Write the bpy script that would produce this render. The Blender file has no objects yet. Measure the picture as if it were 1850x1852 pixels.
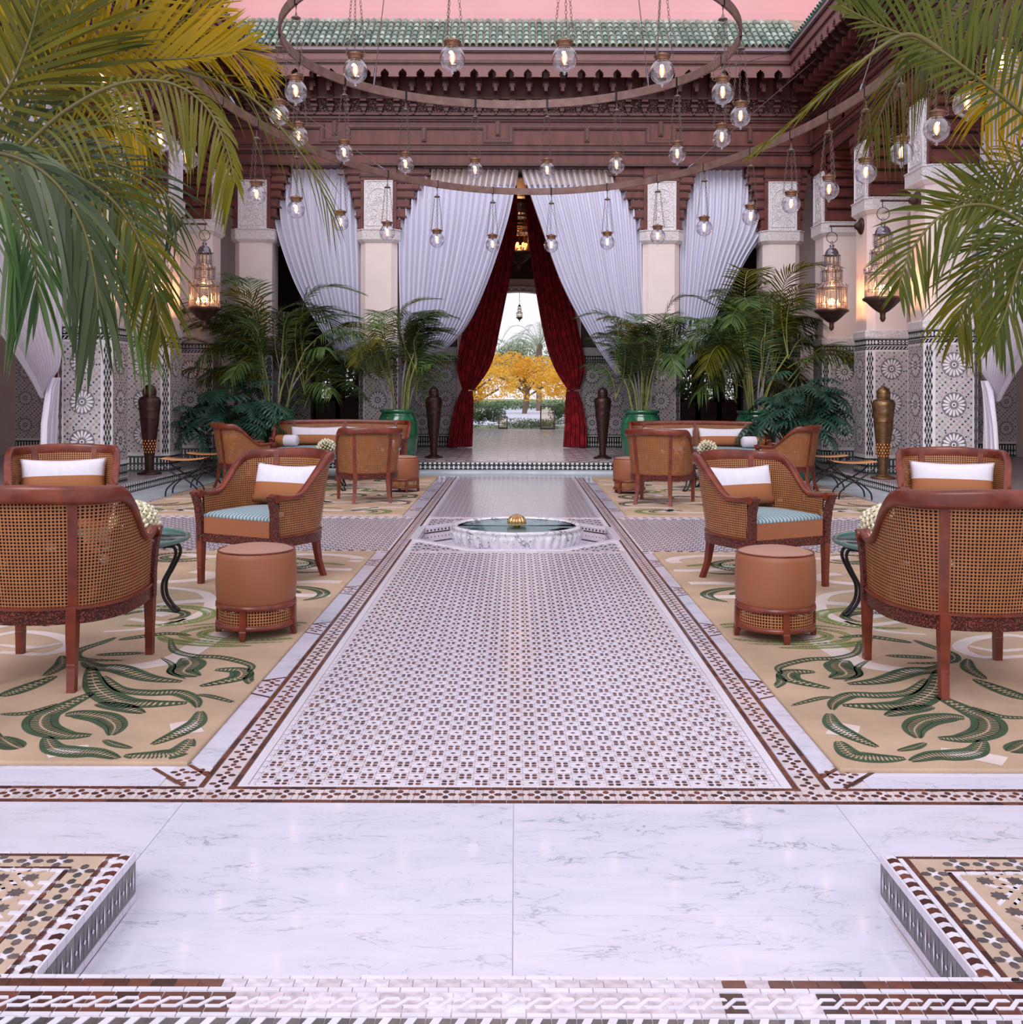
import bpy, math, random
from math import pi, sin, cos, radians as R, atan2, hypot
from mathutils import Matrix, Vector
random.seed(7)
SC = bpy.context.scene
COL = SC.collection
# ------------------------------------------------------------------ camera
H = 1.25; F = 1830.0; CX, CY = 933.0, 712.0; ROLL = 0.0035
cam = bpy.data.cameras.new('camera'); camo = bpy.data.objects.new('camera', cam); COL.objects.link(camo)
camo.location = (0, 0, H); camo.rotation_euler = (pi/2, -ROLL, 0)
cam.sensor_fit = 'HORIZONTAL'; cam.sensor_width = 36; cam.lens = F/1850*36
cam.shift_x = -(CX-925)/1850; cam.shift_y = -(926-CY)/1850
cam.clip_start = .05; cam.clip_end = 400
SC.camera = camo
# ------------------------------------------------------------------ light
SC.view_settings.view_transform = 'Standard'; SC.view_settings.look = 'None'
SC.view_settings.gamma = 1; SC.view_settings.use_curve_mapping = False
SC.view_settings.exposure = 0.36
w = bpy.data.worlds.new('sky'); SC.world = w; w.use_nodes = True
bg = w.node_tree.nodes['Background']; bg.inputs[0].default_value = (0.92, 0.90, 1.0, 1); bg.inputs[1].default_value = 0.85
sun = bpy.data.lights.new('sun', 'SUN'); sun.energy = 1.5; sun.angle = R(35); sun.color = (1, .96, .98)
suno = bpy.data.objects.new('sun', sun); COL.objects.link(suno); suno.rotation_euler = (R(50), 0, R(-12))

def unroll(px, py):
    u, v = px-CX, py-CY
    return u+ROLL*v, v-ROLL*u
def G(px, py, h=0.0):                       # ground point (at height h) seen at a pixel of the photograph
    u, v = unroll(px, py); Y = F*(H-h)/v
    return (u*Y/F, Y)
def P(px, py, Y):                           # point at depth Y seen at a pixel of the photograph
    u, v = unroll(px, py)
    return Vector((u*Y/F, Y, H-v*Y/F))

# ------------------------------------------------------------------ materials
def nt(name):
    m = bpy.data.materials.new(name); m.use_nodes = True
    n = m.node_tree; b = n.nodes['Principled BSDF']
    return m, n, b
def L(n, a, b): n.links.new(a, b)
def mat(name, col, rough=.5, metal=0, var=0, vs=5.0, bump=0, bs=40.0, island=0, col2=None, spec=None, coat=0, emit=None, es=1, stretch=None, coord='Object'):
    m, n, b = nt(name)
    b.inputs['Base Color'].default_value = (*col, 1); b.inputs['Roughness'].default_value = rough; b.inputs['Metallic'].default_value = metal
    if spec is not None: b.inputs['Specular IOR Level'].default_value = spec
    if coat: b.inputs['Coat Weight'].default_value = coat; b.inputs['Coat Roughness'].default_value = .12
    if emit: b.inputs['Emission Color'].default_value = (*emit, 1); b.inputs['Emission Strength'].default_value = es
    src = None
    tc = n.nodes.new('ShaderNodeTexCoord'); mp = n.nodes.new('ShaderNodeMapping'); L(n, tc.outputs[coord], mp.inputs[0])
    if stretch: mp.inputs['Scale'].default_value = stretch
    if island:
        g = n.nodes.new('ShaderNodeNewGeometry'); mx = n.nodes.new('ShaderNodeMix'); mx.data_type = 'RGBA'
        mx.inputs['A'].default_value = (*col, 1); c2 = col2 or tuple(c*(1-island) for c in col); mx.inputs['B'].default_value = (*c2, 1)
        oi = n.nodes.new('ShaderNodeObjectInfo'); ad = n.nodes.new('ShaderNodeMath'); L(n, g.outputs['Random Per Island'], ad.inputs[0]); L(n, oi.outputs['Random'], ad.inputs[1])
        fr = n.nodes.new('ShaderNodeMath'); fr.operation = 'FRACT'; L(n, ad.outputs[0], fr.inputs[0]); L(n, fr.outputs[0], mx.inputs['Factor']); src = mx.outputs['Result']
    if var:
        no = n.nodes.new('ShaderNodeTexNoise'); no.inputs['Scale'].default_value = vs; no.inputs['Detail'].default_value = 6; L(n, mp.outputs[0], no.inputs['Vector'])
        mr = n.nodes.new('ShaderNodeMapRange'); mr.inputs['From Min'].default_value = .3; mr.inputs['From Max'].default_value = .7
        mr.inputs['To Min'].default_value = 1-var; mr.inputs['To Max'].default_value = 1+var*.6; L(n, no.outputs['Fac'], mr.inputs['Value'])
        mu = n.nodes.new('ShaderNodeMix'); mu.data_type = 'RGBA'; mu.blend_type = 'MULTIPLY'; mu.inputs['Factor'].default_value = 1
        if src: L(n, src, mu.inputs['A'])
        else: mu.inputs['A'].default_value = (*col, 1)
        L(n, mr.outputs[0], mu.inputs['B']); src = mu.outputs['Result']
    if src: L(n, src, b.inputs['Base Color'])
    if bump:
        no = n.nodes.new('ShaderNodeTexNoise'); no.inputs['Scale'].default_value = bs; no.inputs['Detail'].default_value = 4; L(n, mp.outputs[0], no.inputs['Vector'])
        bu = n.nodes.new('ShaderNodeBump'); bu.inputs['Strength'].default_value = bump; bu.inputs['Distance'].default_value = .01
        L(n, no.outputs['Fac'], bu.inputs['Height']); L(n, bu.outputs[0], b.inputs['Normal'])
    return m
def marble(name, base, vein, scale=1.0, amt=.6, rough=.1, strong=False):
    m, n, b = nt(name); b.inputs['Roughness'].default_value = rough
    tc = n.nodes.new('ShaderNodeTexCoord'); oi = n.nodes.new('ShaderNodeObjectInfo')
    of = n.nodes.new('ShaderNodeVectorMath'); of.operation = 'SCALE'; of.inputs[0].default_value = (17, 9, 5); L(n, oi.outputs['Random'], of.inputs['Scale'])
    ad0 = n.nodes.new('ShaderNodeVectorMath'); ad0.operation = 'ADD'; L(n, tc.outputs['Object'], ad0.inputs[0]); L(n, of.outputs[0], ad0.inputs[1])
    def layer(rot, sx, sy, width, lo, hi, ns):
        mp = n.nodes.new('ShaderNodeMapping'); L(n, ad0.outputs[0], mp.inputs[0]); mp.inputs['Scale'].default_value = (scale*sx, scale*sy, scale); mp.inputs['Rotation'].default_value = (0, 0, rot)
        n1 = n.nodes.new('ShaderNodeTexNoise'); n1.inputs['Scale'].default_value = ns; n1.inputs['Detail'].default_value = 8; n1.inputs['Roughness'].default_value = .6; n1.inputs['Distortion'].default_value = .7
        L(n, mp.outputs[0], n1.inputs['Vector'])
        s = n.nodes.new('ShaderNodeMath'); s.operation = 'SUBTRACT'; s.inputs[1].default_value = .5; L(n, n1.outputs['Fac'], s.inputs[0])
        a = n.nodes.new('ShaderNodeMath'); a.operation = 'ABSOLUTE'; L(n, s.outputs[0], a.inputs[0])
        r = n.nodes.new('ShaderNodeMapRange'); r.inputs['From Max'].default_value = width; r.inputs['To Min'].default_value = 1; r.inputs['To Max'].default_value = 0; L(n, a.outputs[0], r.inputs['Value'])
        n2 = n.nodes.new('ShaderNodeTexNoise'); n2.inputs['Scale'].default_value = 2.6*scale; n2.inputs['Detail'].default_value = 6; L(n, mp.outputs[0], n2.inputs['Vector'])
        r2 = n.nodes.new('ShaderNodeMapRange'); r2.inputs['From Min'].default_value = lo; r2.inputs['From Max'].default_value = hi; L(n, n2.outputs['Fac'], r2.inputs['Value'])
        mu = n.nodes.new('ShaderNodeMath'); mu.operation = 'MULTIPLY_ADD'; L(n, r.outputs[0], mu.inputs[0]); L(n, r2.outputs[0], mu.inputs[1])
        sm = n.nodes.new('ShaderNodeMath'); sm.operation = 'MULTIPLY'; sm.inputs[1].default_value = .10; L(n, r2.outputs[0], sm.inputs[0]); L(n, sm.outputs[0], mu.inputs[2]); return mu.outputs[0]
    k = 1.6 if strong else 1.0
    l1 = layer(.5, .8, 2.2, .012*k, .42, .66, 2.6); l2 = layer(-.35, .7, 1.9, .007*k, .40, .62, 4.5)
    ad = n.nodes.new('ShaderNodeMath'); ad.operation = 'MULTIPLY_ADD'; L(n, l2, ad.inputs[0]); ad.inputs[1].default_value = .7; L(n, l1, ad.inputs[2])
    am = n.nodes.new('ShaderNodeMath'); am.operation = 'MULTIPLY'; am.inputs[1].default_value = amt; am.use_clamp = True; L(n, ad.outputs[0], am.inputs[0])
    mx = n.nodes.new('ShaderNodeMix'); mx.data_type = 'RGBA'; mx.inputs['A'].default_value = (*base, 1); mx.inputs['B'].default_value = (*vein, 1)
    L(n, am.outputs[0], mx.inputs['Factor']); L(n, mx.outputs['Result'], b.inputs['Base Color'])
    return m
def wood(name, c1, c2, rough=.3, coat=.3, axis=(1, 1, .12), scale=22):
    m, n, b = nt(name); b.inputs['Roughness'].default_value = rough; b.inputs['Coat Weight'].default_value = coat; b.inputs['Coat Roughness'].default_value = .15
    tc = n.nodes.new('ShaderNodeTexCoord'); mp = n.nodes.new('ShaderNodeMapping'); L(n, tc.outputs['Object'], mp.inputs[0]); mp.inputs['Scale'].default_value = axis
    no = n.nodes.new('ShaderNodeTexNoise'); no.inputs['Scale'].default_value = scale; no.inputs['Detail'].default_value = 5; no.inputs['Distortion'].default_value = .6; L(n, mp.outputs[0], no.inputs['Vector'])
    mx = n.nodes.new('ShaderNodeMix'); mx.data_type = 'RGBA'; mx.inputs['A'].default_value = (*c1, 1); mx.inputs['B'].default_value = (*c2, 1)
    mr = n.nodes.new('ShaderNodeMapRange'); mr.inputs['From Min'].default_value = .3; mr.inputs['From Max'].default_value = .7; L(n, no.outputs['Fac'], mr.inputs['Value'])
    L(n, mr.outputs[0], mx.inputs['Factor']); L(n, mx.outputs['Result'], b.inputs['Base Color'])
    return m
def carved(name, col, dark, scale, rough=.6, dist=.02, lo=.02, hi=.16):
    """carved relief: voronoi arabesque with bump"""
    m, n, b = nt(name); b.inputs['Roughness'].default_value = rough
    tc = n.nodes.new('ShaderNodeTexCoord')
    no = n.nodes.new('ShaderNodeTexNoise'); no.inputs['Scale'].default_value = scale*.6; no.inputs['Detail'].default_value = 1; L(n, tc.outputs['Object'], no.inputs['Vector'])
    mxv = n.nodes.new('ShaderNodeMix'); mxv.data_type = 'RGBA'; mxv.inputs['Factor'].default_value = .06; L(n, tc.outputs['Object'], mxv.inputs['A']); L(n, no.outputs['Color'], mxv.inputs['B'])
    vo = n.nodes.new('ShaderNodeTexVoronoi'); vo.feature = 'DISTANCE_TO_EDGE'; vo.inputs['Scale'].default_value = scale; L(n, mxv.outputs['Result'], vo.inputs['Vector'])
    mr = n.nodes.new('ShaderNodeMapRange'); mr.inputs['From Min'].default_value = lo; mr.inputs['From Max'].default_value = hi; L(n, vo.outputs['Distance'], mr.inputs['Value'])
    mx = n.nodes.new('ShaderNodeMix'); mx.data_type = 'RGBA'; mx.inputs['A'].default_value = (*dark, 1); mx.inputs['B'].default_value = (*col, 1); L(n, mr.outputs[0], mx.inputs['Factor'])
    bu = n.nodes.new('ShaderNodeBump'); bu.inputs['Strength'].default_value = .9; bu.inputs['Distance'].default_value = dist; L(n, mr.outputs[0], bu.inputs['Height'])
    L(n, mx.outputs['Result'], b.inputs['Base Color']); L(n, bu.outputs[0], b.inputs['Normal'])
    return m
def cane(name, c1, c2, s=.0145):
    """hexagonal cane webbing: open holes between woven strands, on metric UVs"""
    m, n, b = nt(name); b.inputs['Roughness'].default_value = .45
    uv = n.nodes.new('ShaderNodeUVMap'); sx = n.nodes.new('ShaderNodeSeparateXYZ'); L(n, uv.outputs[0], sx.inputs[0])
    def math_(op, a, bb=None, c=None):
        k = n.nodes.new('ShaderNodeMath'); k.operation = op
        for i, v in enumerate((a, bb, c)):
            if v is None: continue
            if isinstance(v, (int, float)): k.inputs[i].default_value = v
            else: L(n, v, k.inputs[i])
        return k.outputs[0]
    def cell(ou, ov):
        a = math_('SUBTRACT', math_('FRACT', math_('ADD', math_('DIVIDE', sx.outputs[0], s), ou)), .5)
        c = math_('SUBTRACT', math_('FRACT', math_('ADD', math_('DIVIDE', sx.outputs[1], s), ov)), .5)
        return math_('SQRT', math_('ADD', math_('MULTIPLY', a, a), math_('MULTIPLY', c, c)))
    d = cell(0, 0)
    hole = math_('LESS_THAN', d, .33)
    no = n.nodes.new('ShaderNodeTexNoise'); no.inputs['Scale'].default_value = 14; L(n, uv.outputs[0], no.inputs['Vector'])
    wv = math_('MULTIPLY_ADD', math_('SINE', math_('MULTIPLY', math_('ADD', sx.outputs[0], sx.outputs[1]), 2*pi/s)), .12, no.outputs['Fac'])
    mx = n.nodes.new('ShaderNodeMix'); mx.data_type = 'RGBA'; mx.inputs['A'].default_value = (*c1, 1); mx.inputs['B'].default_value = (*c2, 1)
    L(n, wv, mx.inputs['Factor']); L(n, mx.outputs['Result'], b.inputs['Base Color'])
    tr = n.nodes.new('ShaderNodeBsdfTransparent'); ms = n.nodes.new('ShaderNodeMixShader'); out = n.nodes['Material Output']
    L(n, hole, ms.inputs[0]); L(n, b.outputs[0], ms.inputs[1]); L(n, tr.outputs[0], ms.inputs[2]); L(n, ms.outputs[0], out.inputs[0])
    return m
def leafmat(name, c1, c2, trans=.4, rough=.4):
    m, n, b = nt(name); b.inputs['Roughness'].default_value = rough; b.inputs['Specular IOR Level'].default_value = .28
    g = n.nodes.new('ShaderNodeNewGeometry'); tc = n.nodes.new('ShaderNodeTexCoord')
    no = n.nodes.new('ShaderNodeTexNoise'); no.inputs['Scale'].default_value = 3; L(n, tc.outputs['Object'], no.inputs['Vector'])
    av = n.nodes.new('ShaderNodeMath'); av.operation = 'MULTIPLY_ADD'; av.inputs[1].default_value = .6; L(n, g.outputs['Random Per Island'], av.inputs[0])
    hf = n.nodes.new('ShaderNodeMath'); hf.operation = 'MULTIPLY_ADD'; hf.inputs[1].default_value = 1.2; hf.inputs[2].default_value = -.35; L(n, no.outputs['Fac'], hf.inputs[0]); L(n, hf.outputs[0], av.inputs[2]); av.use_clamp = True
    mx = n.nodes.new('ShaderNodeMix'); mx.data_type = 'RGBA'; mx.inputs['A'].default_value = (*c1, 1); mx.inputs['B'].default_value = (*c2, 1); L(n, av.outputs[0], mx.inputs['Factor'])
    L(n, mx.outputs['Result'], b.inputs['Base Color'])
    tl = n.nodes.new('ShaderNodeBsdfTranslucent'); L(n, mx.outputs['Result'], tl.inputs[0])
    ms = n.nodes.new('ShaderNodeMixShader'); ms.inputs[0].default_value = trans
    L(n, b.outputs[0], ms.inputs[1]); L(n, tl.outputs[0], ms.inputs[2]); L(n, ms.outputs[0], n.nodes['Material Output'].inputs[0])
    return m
def glow(name, col, strength):
    m, n, b = nt(name); b.inputs['Emission Color'].default_value = (*col, 1); b.inputs['Emission Strength'].default_value = strength; b.inputs['Base Color'].default_value = (*col, 1)
    return m
def glass(name, col=(1, 1, 1), mixf=.12, rough=.02):
    """thin clear glass"""
    m, n, b = nt(name)
    tr = n.nodes.new('ShaderNodeBsdfTransparent'); tr.inputs[0].default_value = (*col, 1)
    gl = n.nodes.new('ShaderNodeBsdfGlossy'); gl.inputs['Roughness'].default_value = rough
    lw = n.nodes.new('ShaderNodeLayerWeight'); lw.inputs[0].default_value = .28
    ma = n.nodes.new('ShaderNodeMath'); ma.operation = 'ADD'; ma.use_clamp = True; ma.inputs[1].default_value = mixf; L(n, lw.outputs['Facing'], ma.inputs[0])
    p2 = n.nodes.new('ShaderNodeMath'); p2.operation = 'MULTIPLY'; p2.inputs[1].default_value = .7; L(n, ma.outputs[0], p2.inputs[0])
    ms = n.nodes.new('ShaderNodeMixShader'); L(n, p2.outputs[0], ms.inputs[0]); L(n, tr.outputs[0], ms.inputs[1]); L(n, gl.outputs[0], ms.inputs[2])
    L(n, ms.outputs[0], n.nodes['Material Output'].inputs[0])
    return m
M = dict(
    grout=mat('grout', (.66, .60, .66), .5, var=.1, vs=8),
    marble=marble('floor_marble', (.73, .70, .85), (.30, .36, .42), 1.5, .95, .08),
    marble2=marble('fountain_marble', (.80, .77, .83), (.13, .11, .17), 1.7, 1.5, .2, True),
    basin=marble('basin_marble', (.82, .93, .95), (.45, .60, .66), 1.2, .6, .1, True),
    step=mat('grey_marble', (.55, .62, .68), .25, var=.2, vs=3),
    zwhite=mat('zellij_white', (.80, .75, .85), .18, island=.12, var=.05, vs=30),
    zlilac=mat('zellij_lilac', (.70, .63, .74), .2, island=.15, col2=(.64, .59, .70)),
    zpink=mat('zellij_pink', (.74, .64, .68), .2, island=.2, var=.08, vs=20),
    zbeige=mat('zellij_beige', (.62, .46, .36), .25, island=.2, var=.1, vs=12),
    zbrown=mat('zellij_brown', (.055, .022, .02), .2, island=1, col2=(.19, .065, .045), var=.25, vs=40),
    zgrey=mat('zellij_dark_grey', (.09, .08, .085), .22, island=1, col2=(.17, .13, .13), var=.3, vs=40),
    zblack=mat('zellij_black', (.012, .014, .016), .2, island=1, col2=(.03, .05, .045)),
    ztan=mat('zellij_tan', (.42, .27, .17), .25, island=1, col2=(.50, .36, .27)),
    zground=mat('dado_ground', (.52, .48, .50), .3, var=.08, vs=9), zmid=mat('zellij_mid_grey', (.20, .18, .19), .3, island=.3), cane_shade=None, bulbenv=None,
    zcream=mat('dado_white', (.80, .76, .80), .22, island=.1),
    zgreen=mat('zellij_green', (.035, .07, .06), .2, island=1, col2=(.07, .12, .10)),
    worn=mat('worn_zellij', (.60, .50, .56), .22, island=1, col2=(.74, .68, .78), var=.3, vs=45),
    gfloor=mat('gallery_floor', (.36, .30, .31), .25, var=.15, vs=14),
    plaster=mat('cream_plaster', (.82, .71, .69), .7, var=.06, vs=2, bump=.05, bs=60),
    carve=carved('carved_plaster', (.88, .86, .90), (.54, .50, .54), 34, .6, .005, .0, .10),
    carve2=carved('carved_band', (.86, .83, .86), (.50, .46, .49), 44, .6, .004, .0, .10),
    white=mat('white_plaster', (.80, .77, .80), .6),
    wood=wood('cedar', (.095, .022, .018), (.17, .045, .036), .45, .05, (1, 1, .3), 9),
    woodd=wood('dark_cedar', (.045, .016, .015), (.085, .032, .028), .45, .05, (1, 1, .3), 9),
    woodl=wood('eave_board', (.20, .085, .085), (.26, .12, .11), .5, 0, (.4, .4, 1), 4),
    fascia=mat('lilac_fascia', (.27, .19, .24), .4),
    woodc=carved('carved_cedar', (.13, .045, .038), (.03, .010, .010), 28, .5, .03),
    pink=mat('pink_render', (.76, .41, .42), .85, var=.06, vs=1.2, bump=.1, bs=50),
    rtile=mat('green_roof_tile', (.10, .20, .165), .3, island=1, col2=(.42, .55, .48), var=.3, vs=10),
    rtiled=mat('roof_channel', (.36, .28, .22), .7, var=.3, vs=12),
    chair=wood('mahogany', (.095, .013, .006), (.22, .038, .014), .34, .2, (1, 1, 1), 10),
    chairc=carved('carved_mahogany', (.17, .03, .02), (.04, .008, .006), 55, .35, .006),
    cane=cane('cane_webbing', (.30, .10, .035), (.48, .21, .08)),
    leather=mat('tan_leather', (.31, .105, .045), .5, var=.05, vs=5, bump=.05, bs=200),
    leatherl=mat('woven_tan_leather', (.42, .22, .16), .5, bump=.25, bs=260),
    seat=None,
    linen=mat('lilac_linen', (.74, .70, .80), .85, bump=.3, bs=160, var=.05, vs=30),
    linend=mat('tan_cushion', (.38, .135, .05), .7, bump=.1, bs=90),
    white_curtain=mat('linen_curtain', (.74, .74, .86), .9, bump=.1, bs=300),
    curtain_head=mat('curtain_heading', (.50, .40, .36), .9, var=.1, vs=8),
    red=carved('red_damask', (.62, .03, .05), (.28, .012, .02), 5, .7, .004, .0, .35),
    bronze=mat('bronze', (.10, .055, .045), .4, .75, var=.4, vs=14, bump=.3, bs=70),
    bronzel=mat('brass_bronze', (.26, .15, .075), .38, .8, var=.4, vs=14, bump=.3, bs=70),
    iron=mat('black_iron', (.022, .02, .024), .4, .6),
    ironring=mat('rusted_iron', (.22, .13, .11), .65, .25, var=.3, vs=9, bump=.3, bs=60),
    chainm=mat('aged_brass_chain', (.20, .15, .13), .45, .7),
    brass=mat('brass', (.24, .12, .07), .4, .7, var=.3, vs=30),
    gold=mat('gold', (.60, .36, .16), .25, .95),
    silver=mat('pewter', (.28, .26, .30), .28, .9, var=.3, vs=20),
    glass=glass('globe_glass', (.95, .94, 1), .22, .03),
    tglass=glass('table_glass', (.72, .88, .86), .15),
    lglass=glass('lantern_glass', (1, .93, .82), .05),
    bulb=glow('bulb', (1, .62, .32), 30),
    flame=glow('lantern_flame', (1, .42, .13), 26),
    flame2=glow('amber_lantern_flame', (1, .34, .07), 7),
    hole=glow('amber_hole', (.9, .30, .08), .45),
    pot=mat('green_glaze', (.02, .15, .07), .12, var=.5, vs=5, coat=.6),
    soil=mat('soil', (.03, .02, .015), .9),
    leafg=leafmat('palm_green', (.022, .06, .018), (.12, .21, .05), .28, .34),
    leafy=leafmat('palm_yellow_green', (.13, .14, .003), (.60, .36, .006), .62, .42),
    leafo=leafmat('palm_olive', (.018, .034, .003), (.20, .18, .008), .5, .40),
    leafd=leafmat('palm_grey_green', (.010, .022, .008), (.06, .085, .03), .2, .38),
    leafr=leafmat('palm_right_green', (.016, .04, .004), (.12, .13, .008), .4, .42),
    phil=leafmat('philodendron', (.012, .045, .03), (.04, .10, .065), .08, .22),
    stemf=mat('front_palm_rachis', (.10, .085, .012), .5, var=.4, vs=6),
    stem=mat('palm_cane', (.22, .24, .07), .45, var=.4, vs=12),
    stemg=mat('grey_palm_cane', (.26, .24, .23), .5, var=.4, vs=20),
    petal=mat('ivory_petal', (.86, .82, .62), .6, island=.15),
    rug=mat('rug_pile', (.56, .39, .27), .95, var=.2, vs=3.0, bump=.5, bs=350),
    rugg=mat('rug_green', (.045, .085, .04), .95, var=.3, vs=12),
    rugl=mat('rug_light_green', (.20, .27, .07), .95, var=.3, vs=12),
    rugw=mat('rug_cream', (.68, .56, .54), .95, var=.1, vs=8),
    rugs=mat('rug_soft', (.66, .48, .33), .95, var=.1, vs=5),
    reddoor=mat('red_door', (.28, .02, .02), .4, var=.3, vs=6),
    gilt=mat('gilt', (.45, .26, .10), .4, .5),
    doorw=mat('door_wood', (.05, .014, .012), .4, var=.3, vs=8),
    path=mat('garden_path', (.50, .52, .62), .7, var=.1, vs=3),
    lawn=mat('lawn', (.18, .24, .10), .9, var=.4, vs=2.5),
    yleaf=leafmat('yellow_leaves', (.70, .36, .03), (.85, .55, .08), .5),
    hleaf=leafmat('hedge_leaves', (.08, .15, .06), (.20, .28, .14), .3),
    gleaf=leafmat('far_leaves', (.25, .33, .20), (.45, .50, .38), .3),
    trunk=mat('bark', (.16, .11, .09), .9),
    lampb=mat('path_lamp', (.20, .19, .24), .5),
    water=None, net=None,
)
def seatmat():
    m, n, b = nt('blue_grey_herringbone'); b.inputs['Roughness'].default_value = .8
    tc = n.nodes.new('ShaderNodeTexCoord'); mp = n.nodes.new('ShaderNodeMapping'); L(n, tc.outputs['Object'], mp.inputs[0])
    w1 = n.nodes.new('ShaderNodeTexWave'); w1.inputs['Scale'].default_value = 11; w1.inputs['Distortion'].default_value = 1.2; w1.inputs['Detail'].default_value = 1; L(n, mp.outputs[0], w1.inputs['Vector'])
    mx = n.nodes.new('ShaderNodeMix'); mx.data_type = 'RGBA'; mx.inputs['A'].default_value = (.10, .18, .21, 1); mx.inputs['B'].default_value = (.40, .49, .53, 1)
    L(n, w1.outputs['Fac'], mx.inputs['Factor']); L(n, mx.outputs['Result'], b.inputs['Base Color']); return m
M['seat'] = seatmat()
def watermat():
    m, n, b = nt('fountain_water'); b.inputs['Base Color'].default_value = (.75, .92, .95, 1); b.inputs['Roughness'].default_value = .03; b.inputs['IOR'].default_value = 1.33
    tr = n.nodes.new('ShaderNodeBsdfTransparent'); tr.inputs[0].default_value = (.90, .99, 1.0, 1); ms = n.nodes.new('ShaderNodeMixShader')
    gl = n.nodes.new('ShaderNodeBsdfGlossy'); gl.inputs['Roughness'].default_value = .04; fr = n.nodes.new('ShaderNodeFresnel'); fr.inputs[0].default_value = 1.18
    L(n, fr.outputs[0], ms.inputs[0]); L(n, tr.outputs[0], ms.inputs[1]); L(n, gl.outputs[0], ms.inputs[2]); L(n, ms.outputs[0], n.nodes['Material Output'].inputs[0]); return m
M['water'] = watermat()

# ------------------------------------------------------------------ mesh builder
class MB:
    def __init__(s): s.v = []; s.f = []; s.m = []; s.sm = []; s.uv = {}; s.T = None
    def add(s, vs, fs, m=0, smooth=False, uvs=None):
        o = len(s.v)
        if s.T is not None: vs = [tuple(s.T @ Vector(p)) for p in vs]
        s.v += [tuple(p) for p in vs]
        for i, f in enumerate(fs):
            if uvs: s.uv[len(s.f)] = [uvs[k] for k in f]
            s.f.append(tuple(k+o for k in f)); s.m.append(m); s.sm.append(smooth)
        return s
    def box(s, x0, x1, y0, y1, z0, z1, m=0):
        v = [(x, y, z) for z in (z0, z1) for y in (y0, y1) for x in (x0, x1)]
        return s.add(v, [(0, 2, 3, 1), (4, 5, 7, 6), (0, 1, 5, 4), (2, 6, 7, 3), (0, 4, 6, 2), (1, 3, 7, 5)], m)
    def prism(s, poly, z0, z1, m=0, bottom=False, smooth=False):
        n = len(poly); a = sum(poly[i][0]*poly[(i+1) % n][1]-poly[(i+1) % n][0]*poly[i][1] for i in range(n))
        if a < 0: poly = poly[::-1]
        v = [(p[0], p[1], z0) for p in poly]+[(p[0], p[1], z1) for p in poly]
        f = [tuple(range(n, 2*n))]+[(i, (i+1) % n, n+(i+1) % n, n+i) for i in range(n)]
        if bottom: f.append(tuple(range(n-1, -1, -1)))
        return s.add(v, f, m)
    def loft(s, rings, m=0, closed=True, cap=True, smooth=True, uvs=None):
        n = len(rings[0]); v = [p for r in rings for p in r]; f = []
        for i in range(len(rings)-1):
            for j in range(n if closed else n-1):
                k = (j+1) % n; f.append((i*n+j, i*n+k, (i+1)*n+k, (i+1)*n+j))
        s.add(v, f, m, smooth, uvs)
        if cap and closed:
            s.add(list(rings[0]), [tuple(range(n-1, -1, -1))], m); s.add(list(rings[-1]), [tuple(range(n))], m)
        return s
    def tube(s, pts, r, n=8, m=0, cap=True, smooth=True, closed=False):
        pts = [Vector(p) for p in pts]; rings = []; up = None; N = len(pts)
        for i, p in enumerate(pts):
            if closed: t = pts[(i+1) % N]-pts[i-1]
            else: t = pts[min(i+1, N-1)]-pts[max(i-1, 0)]
            t.normalize()
            if up is None: up = Vector((0, 0, 1)) if abs(t.z) < .9 else Vector((1, 0, 0))
            b = t.cross(up)
            if b.length < 1e-5: b = t.orthogonal()
            b.normalize(); up = b.cross(t).normalized(); rr = r(i/(N-1)) if callable(r) else r
            rings.append([p+b*rr*cos(2*pi*k/n)+up*rr*sin(2*pi*k/n) for k in range(n)])
        if closed: rings.append(rings[0])
        return s.loft(rings, m, True, cap and not closed, smooth)
    def bar(s, a, b, w, d=None, m=0, up=(0, 0, 1)):
        a, b = Vector(a), Vector(b); d = d or w; t = (b-a).normalized(); u = Vector(up)
        x = t.cross(u)
        if x.length < 1e-4: x = t.orthogonal()
        x.normalize(); y = x.cross(t)
        q = [(-1, -1), (1, -1), (1, 1), (-1, 1)]
        return s.loft([[p+x*w/2*i+y*d/2*j for i, j in q] for p in (a, b)], m, smooth=False)
    def lathe(s, prof, n=24, c=(0, 0, 0), m=0, smooth=True, flute=None):
        rings = []
        for r, z in prof:
            rings.append([(c[0]+r*(1+(flute(k/n, z) if flute else 0))*cos(2*pi*k/n), c[1]+r*(1+(flute(k/n, z) if flute else 0))*sin(2*pi*k/n), c[2]+z) for k in range(n)])
        return s.loft(rings, m, True, prof[0][0] > 1e-4 or prof[-1][0] > 1e-4, smooth)
    def obj(s, name, mats, parent=None, loc=None, label=None, kind=None):
        me = bpy.data.meshes.new(name); me.from_pydata(s.v, [], s.f)
        if not isinstance(mats, (list, tuple)): mats = [mats]
        for x in mats: me.materials.append(M[x] if isinstance(x, str) else x)
        me.polygons.foreach_set('material_index', s.m); me.polygons.foreach_set('use_smooth', s.sm)
        if s.uv:
            ul = me.uv_layers.new(name='UVMap')
            for i, p in enumerate(me.polygons):
                u = s.uv.get(i)
                if u:
                    for li, c in zip(p.loop_indices, u): ul.data[li].uv = c
        me.update()
        o = bpy.data.objects.new(name, me); COL.objects.link(o)
        if parent: o.parent = parent
        if loc is not None: o.location = loc
        if label: o['label'] = label
        if kind: o['kind'] = kind
        return o
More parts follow.
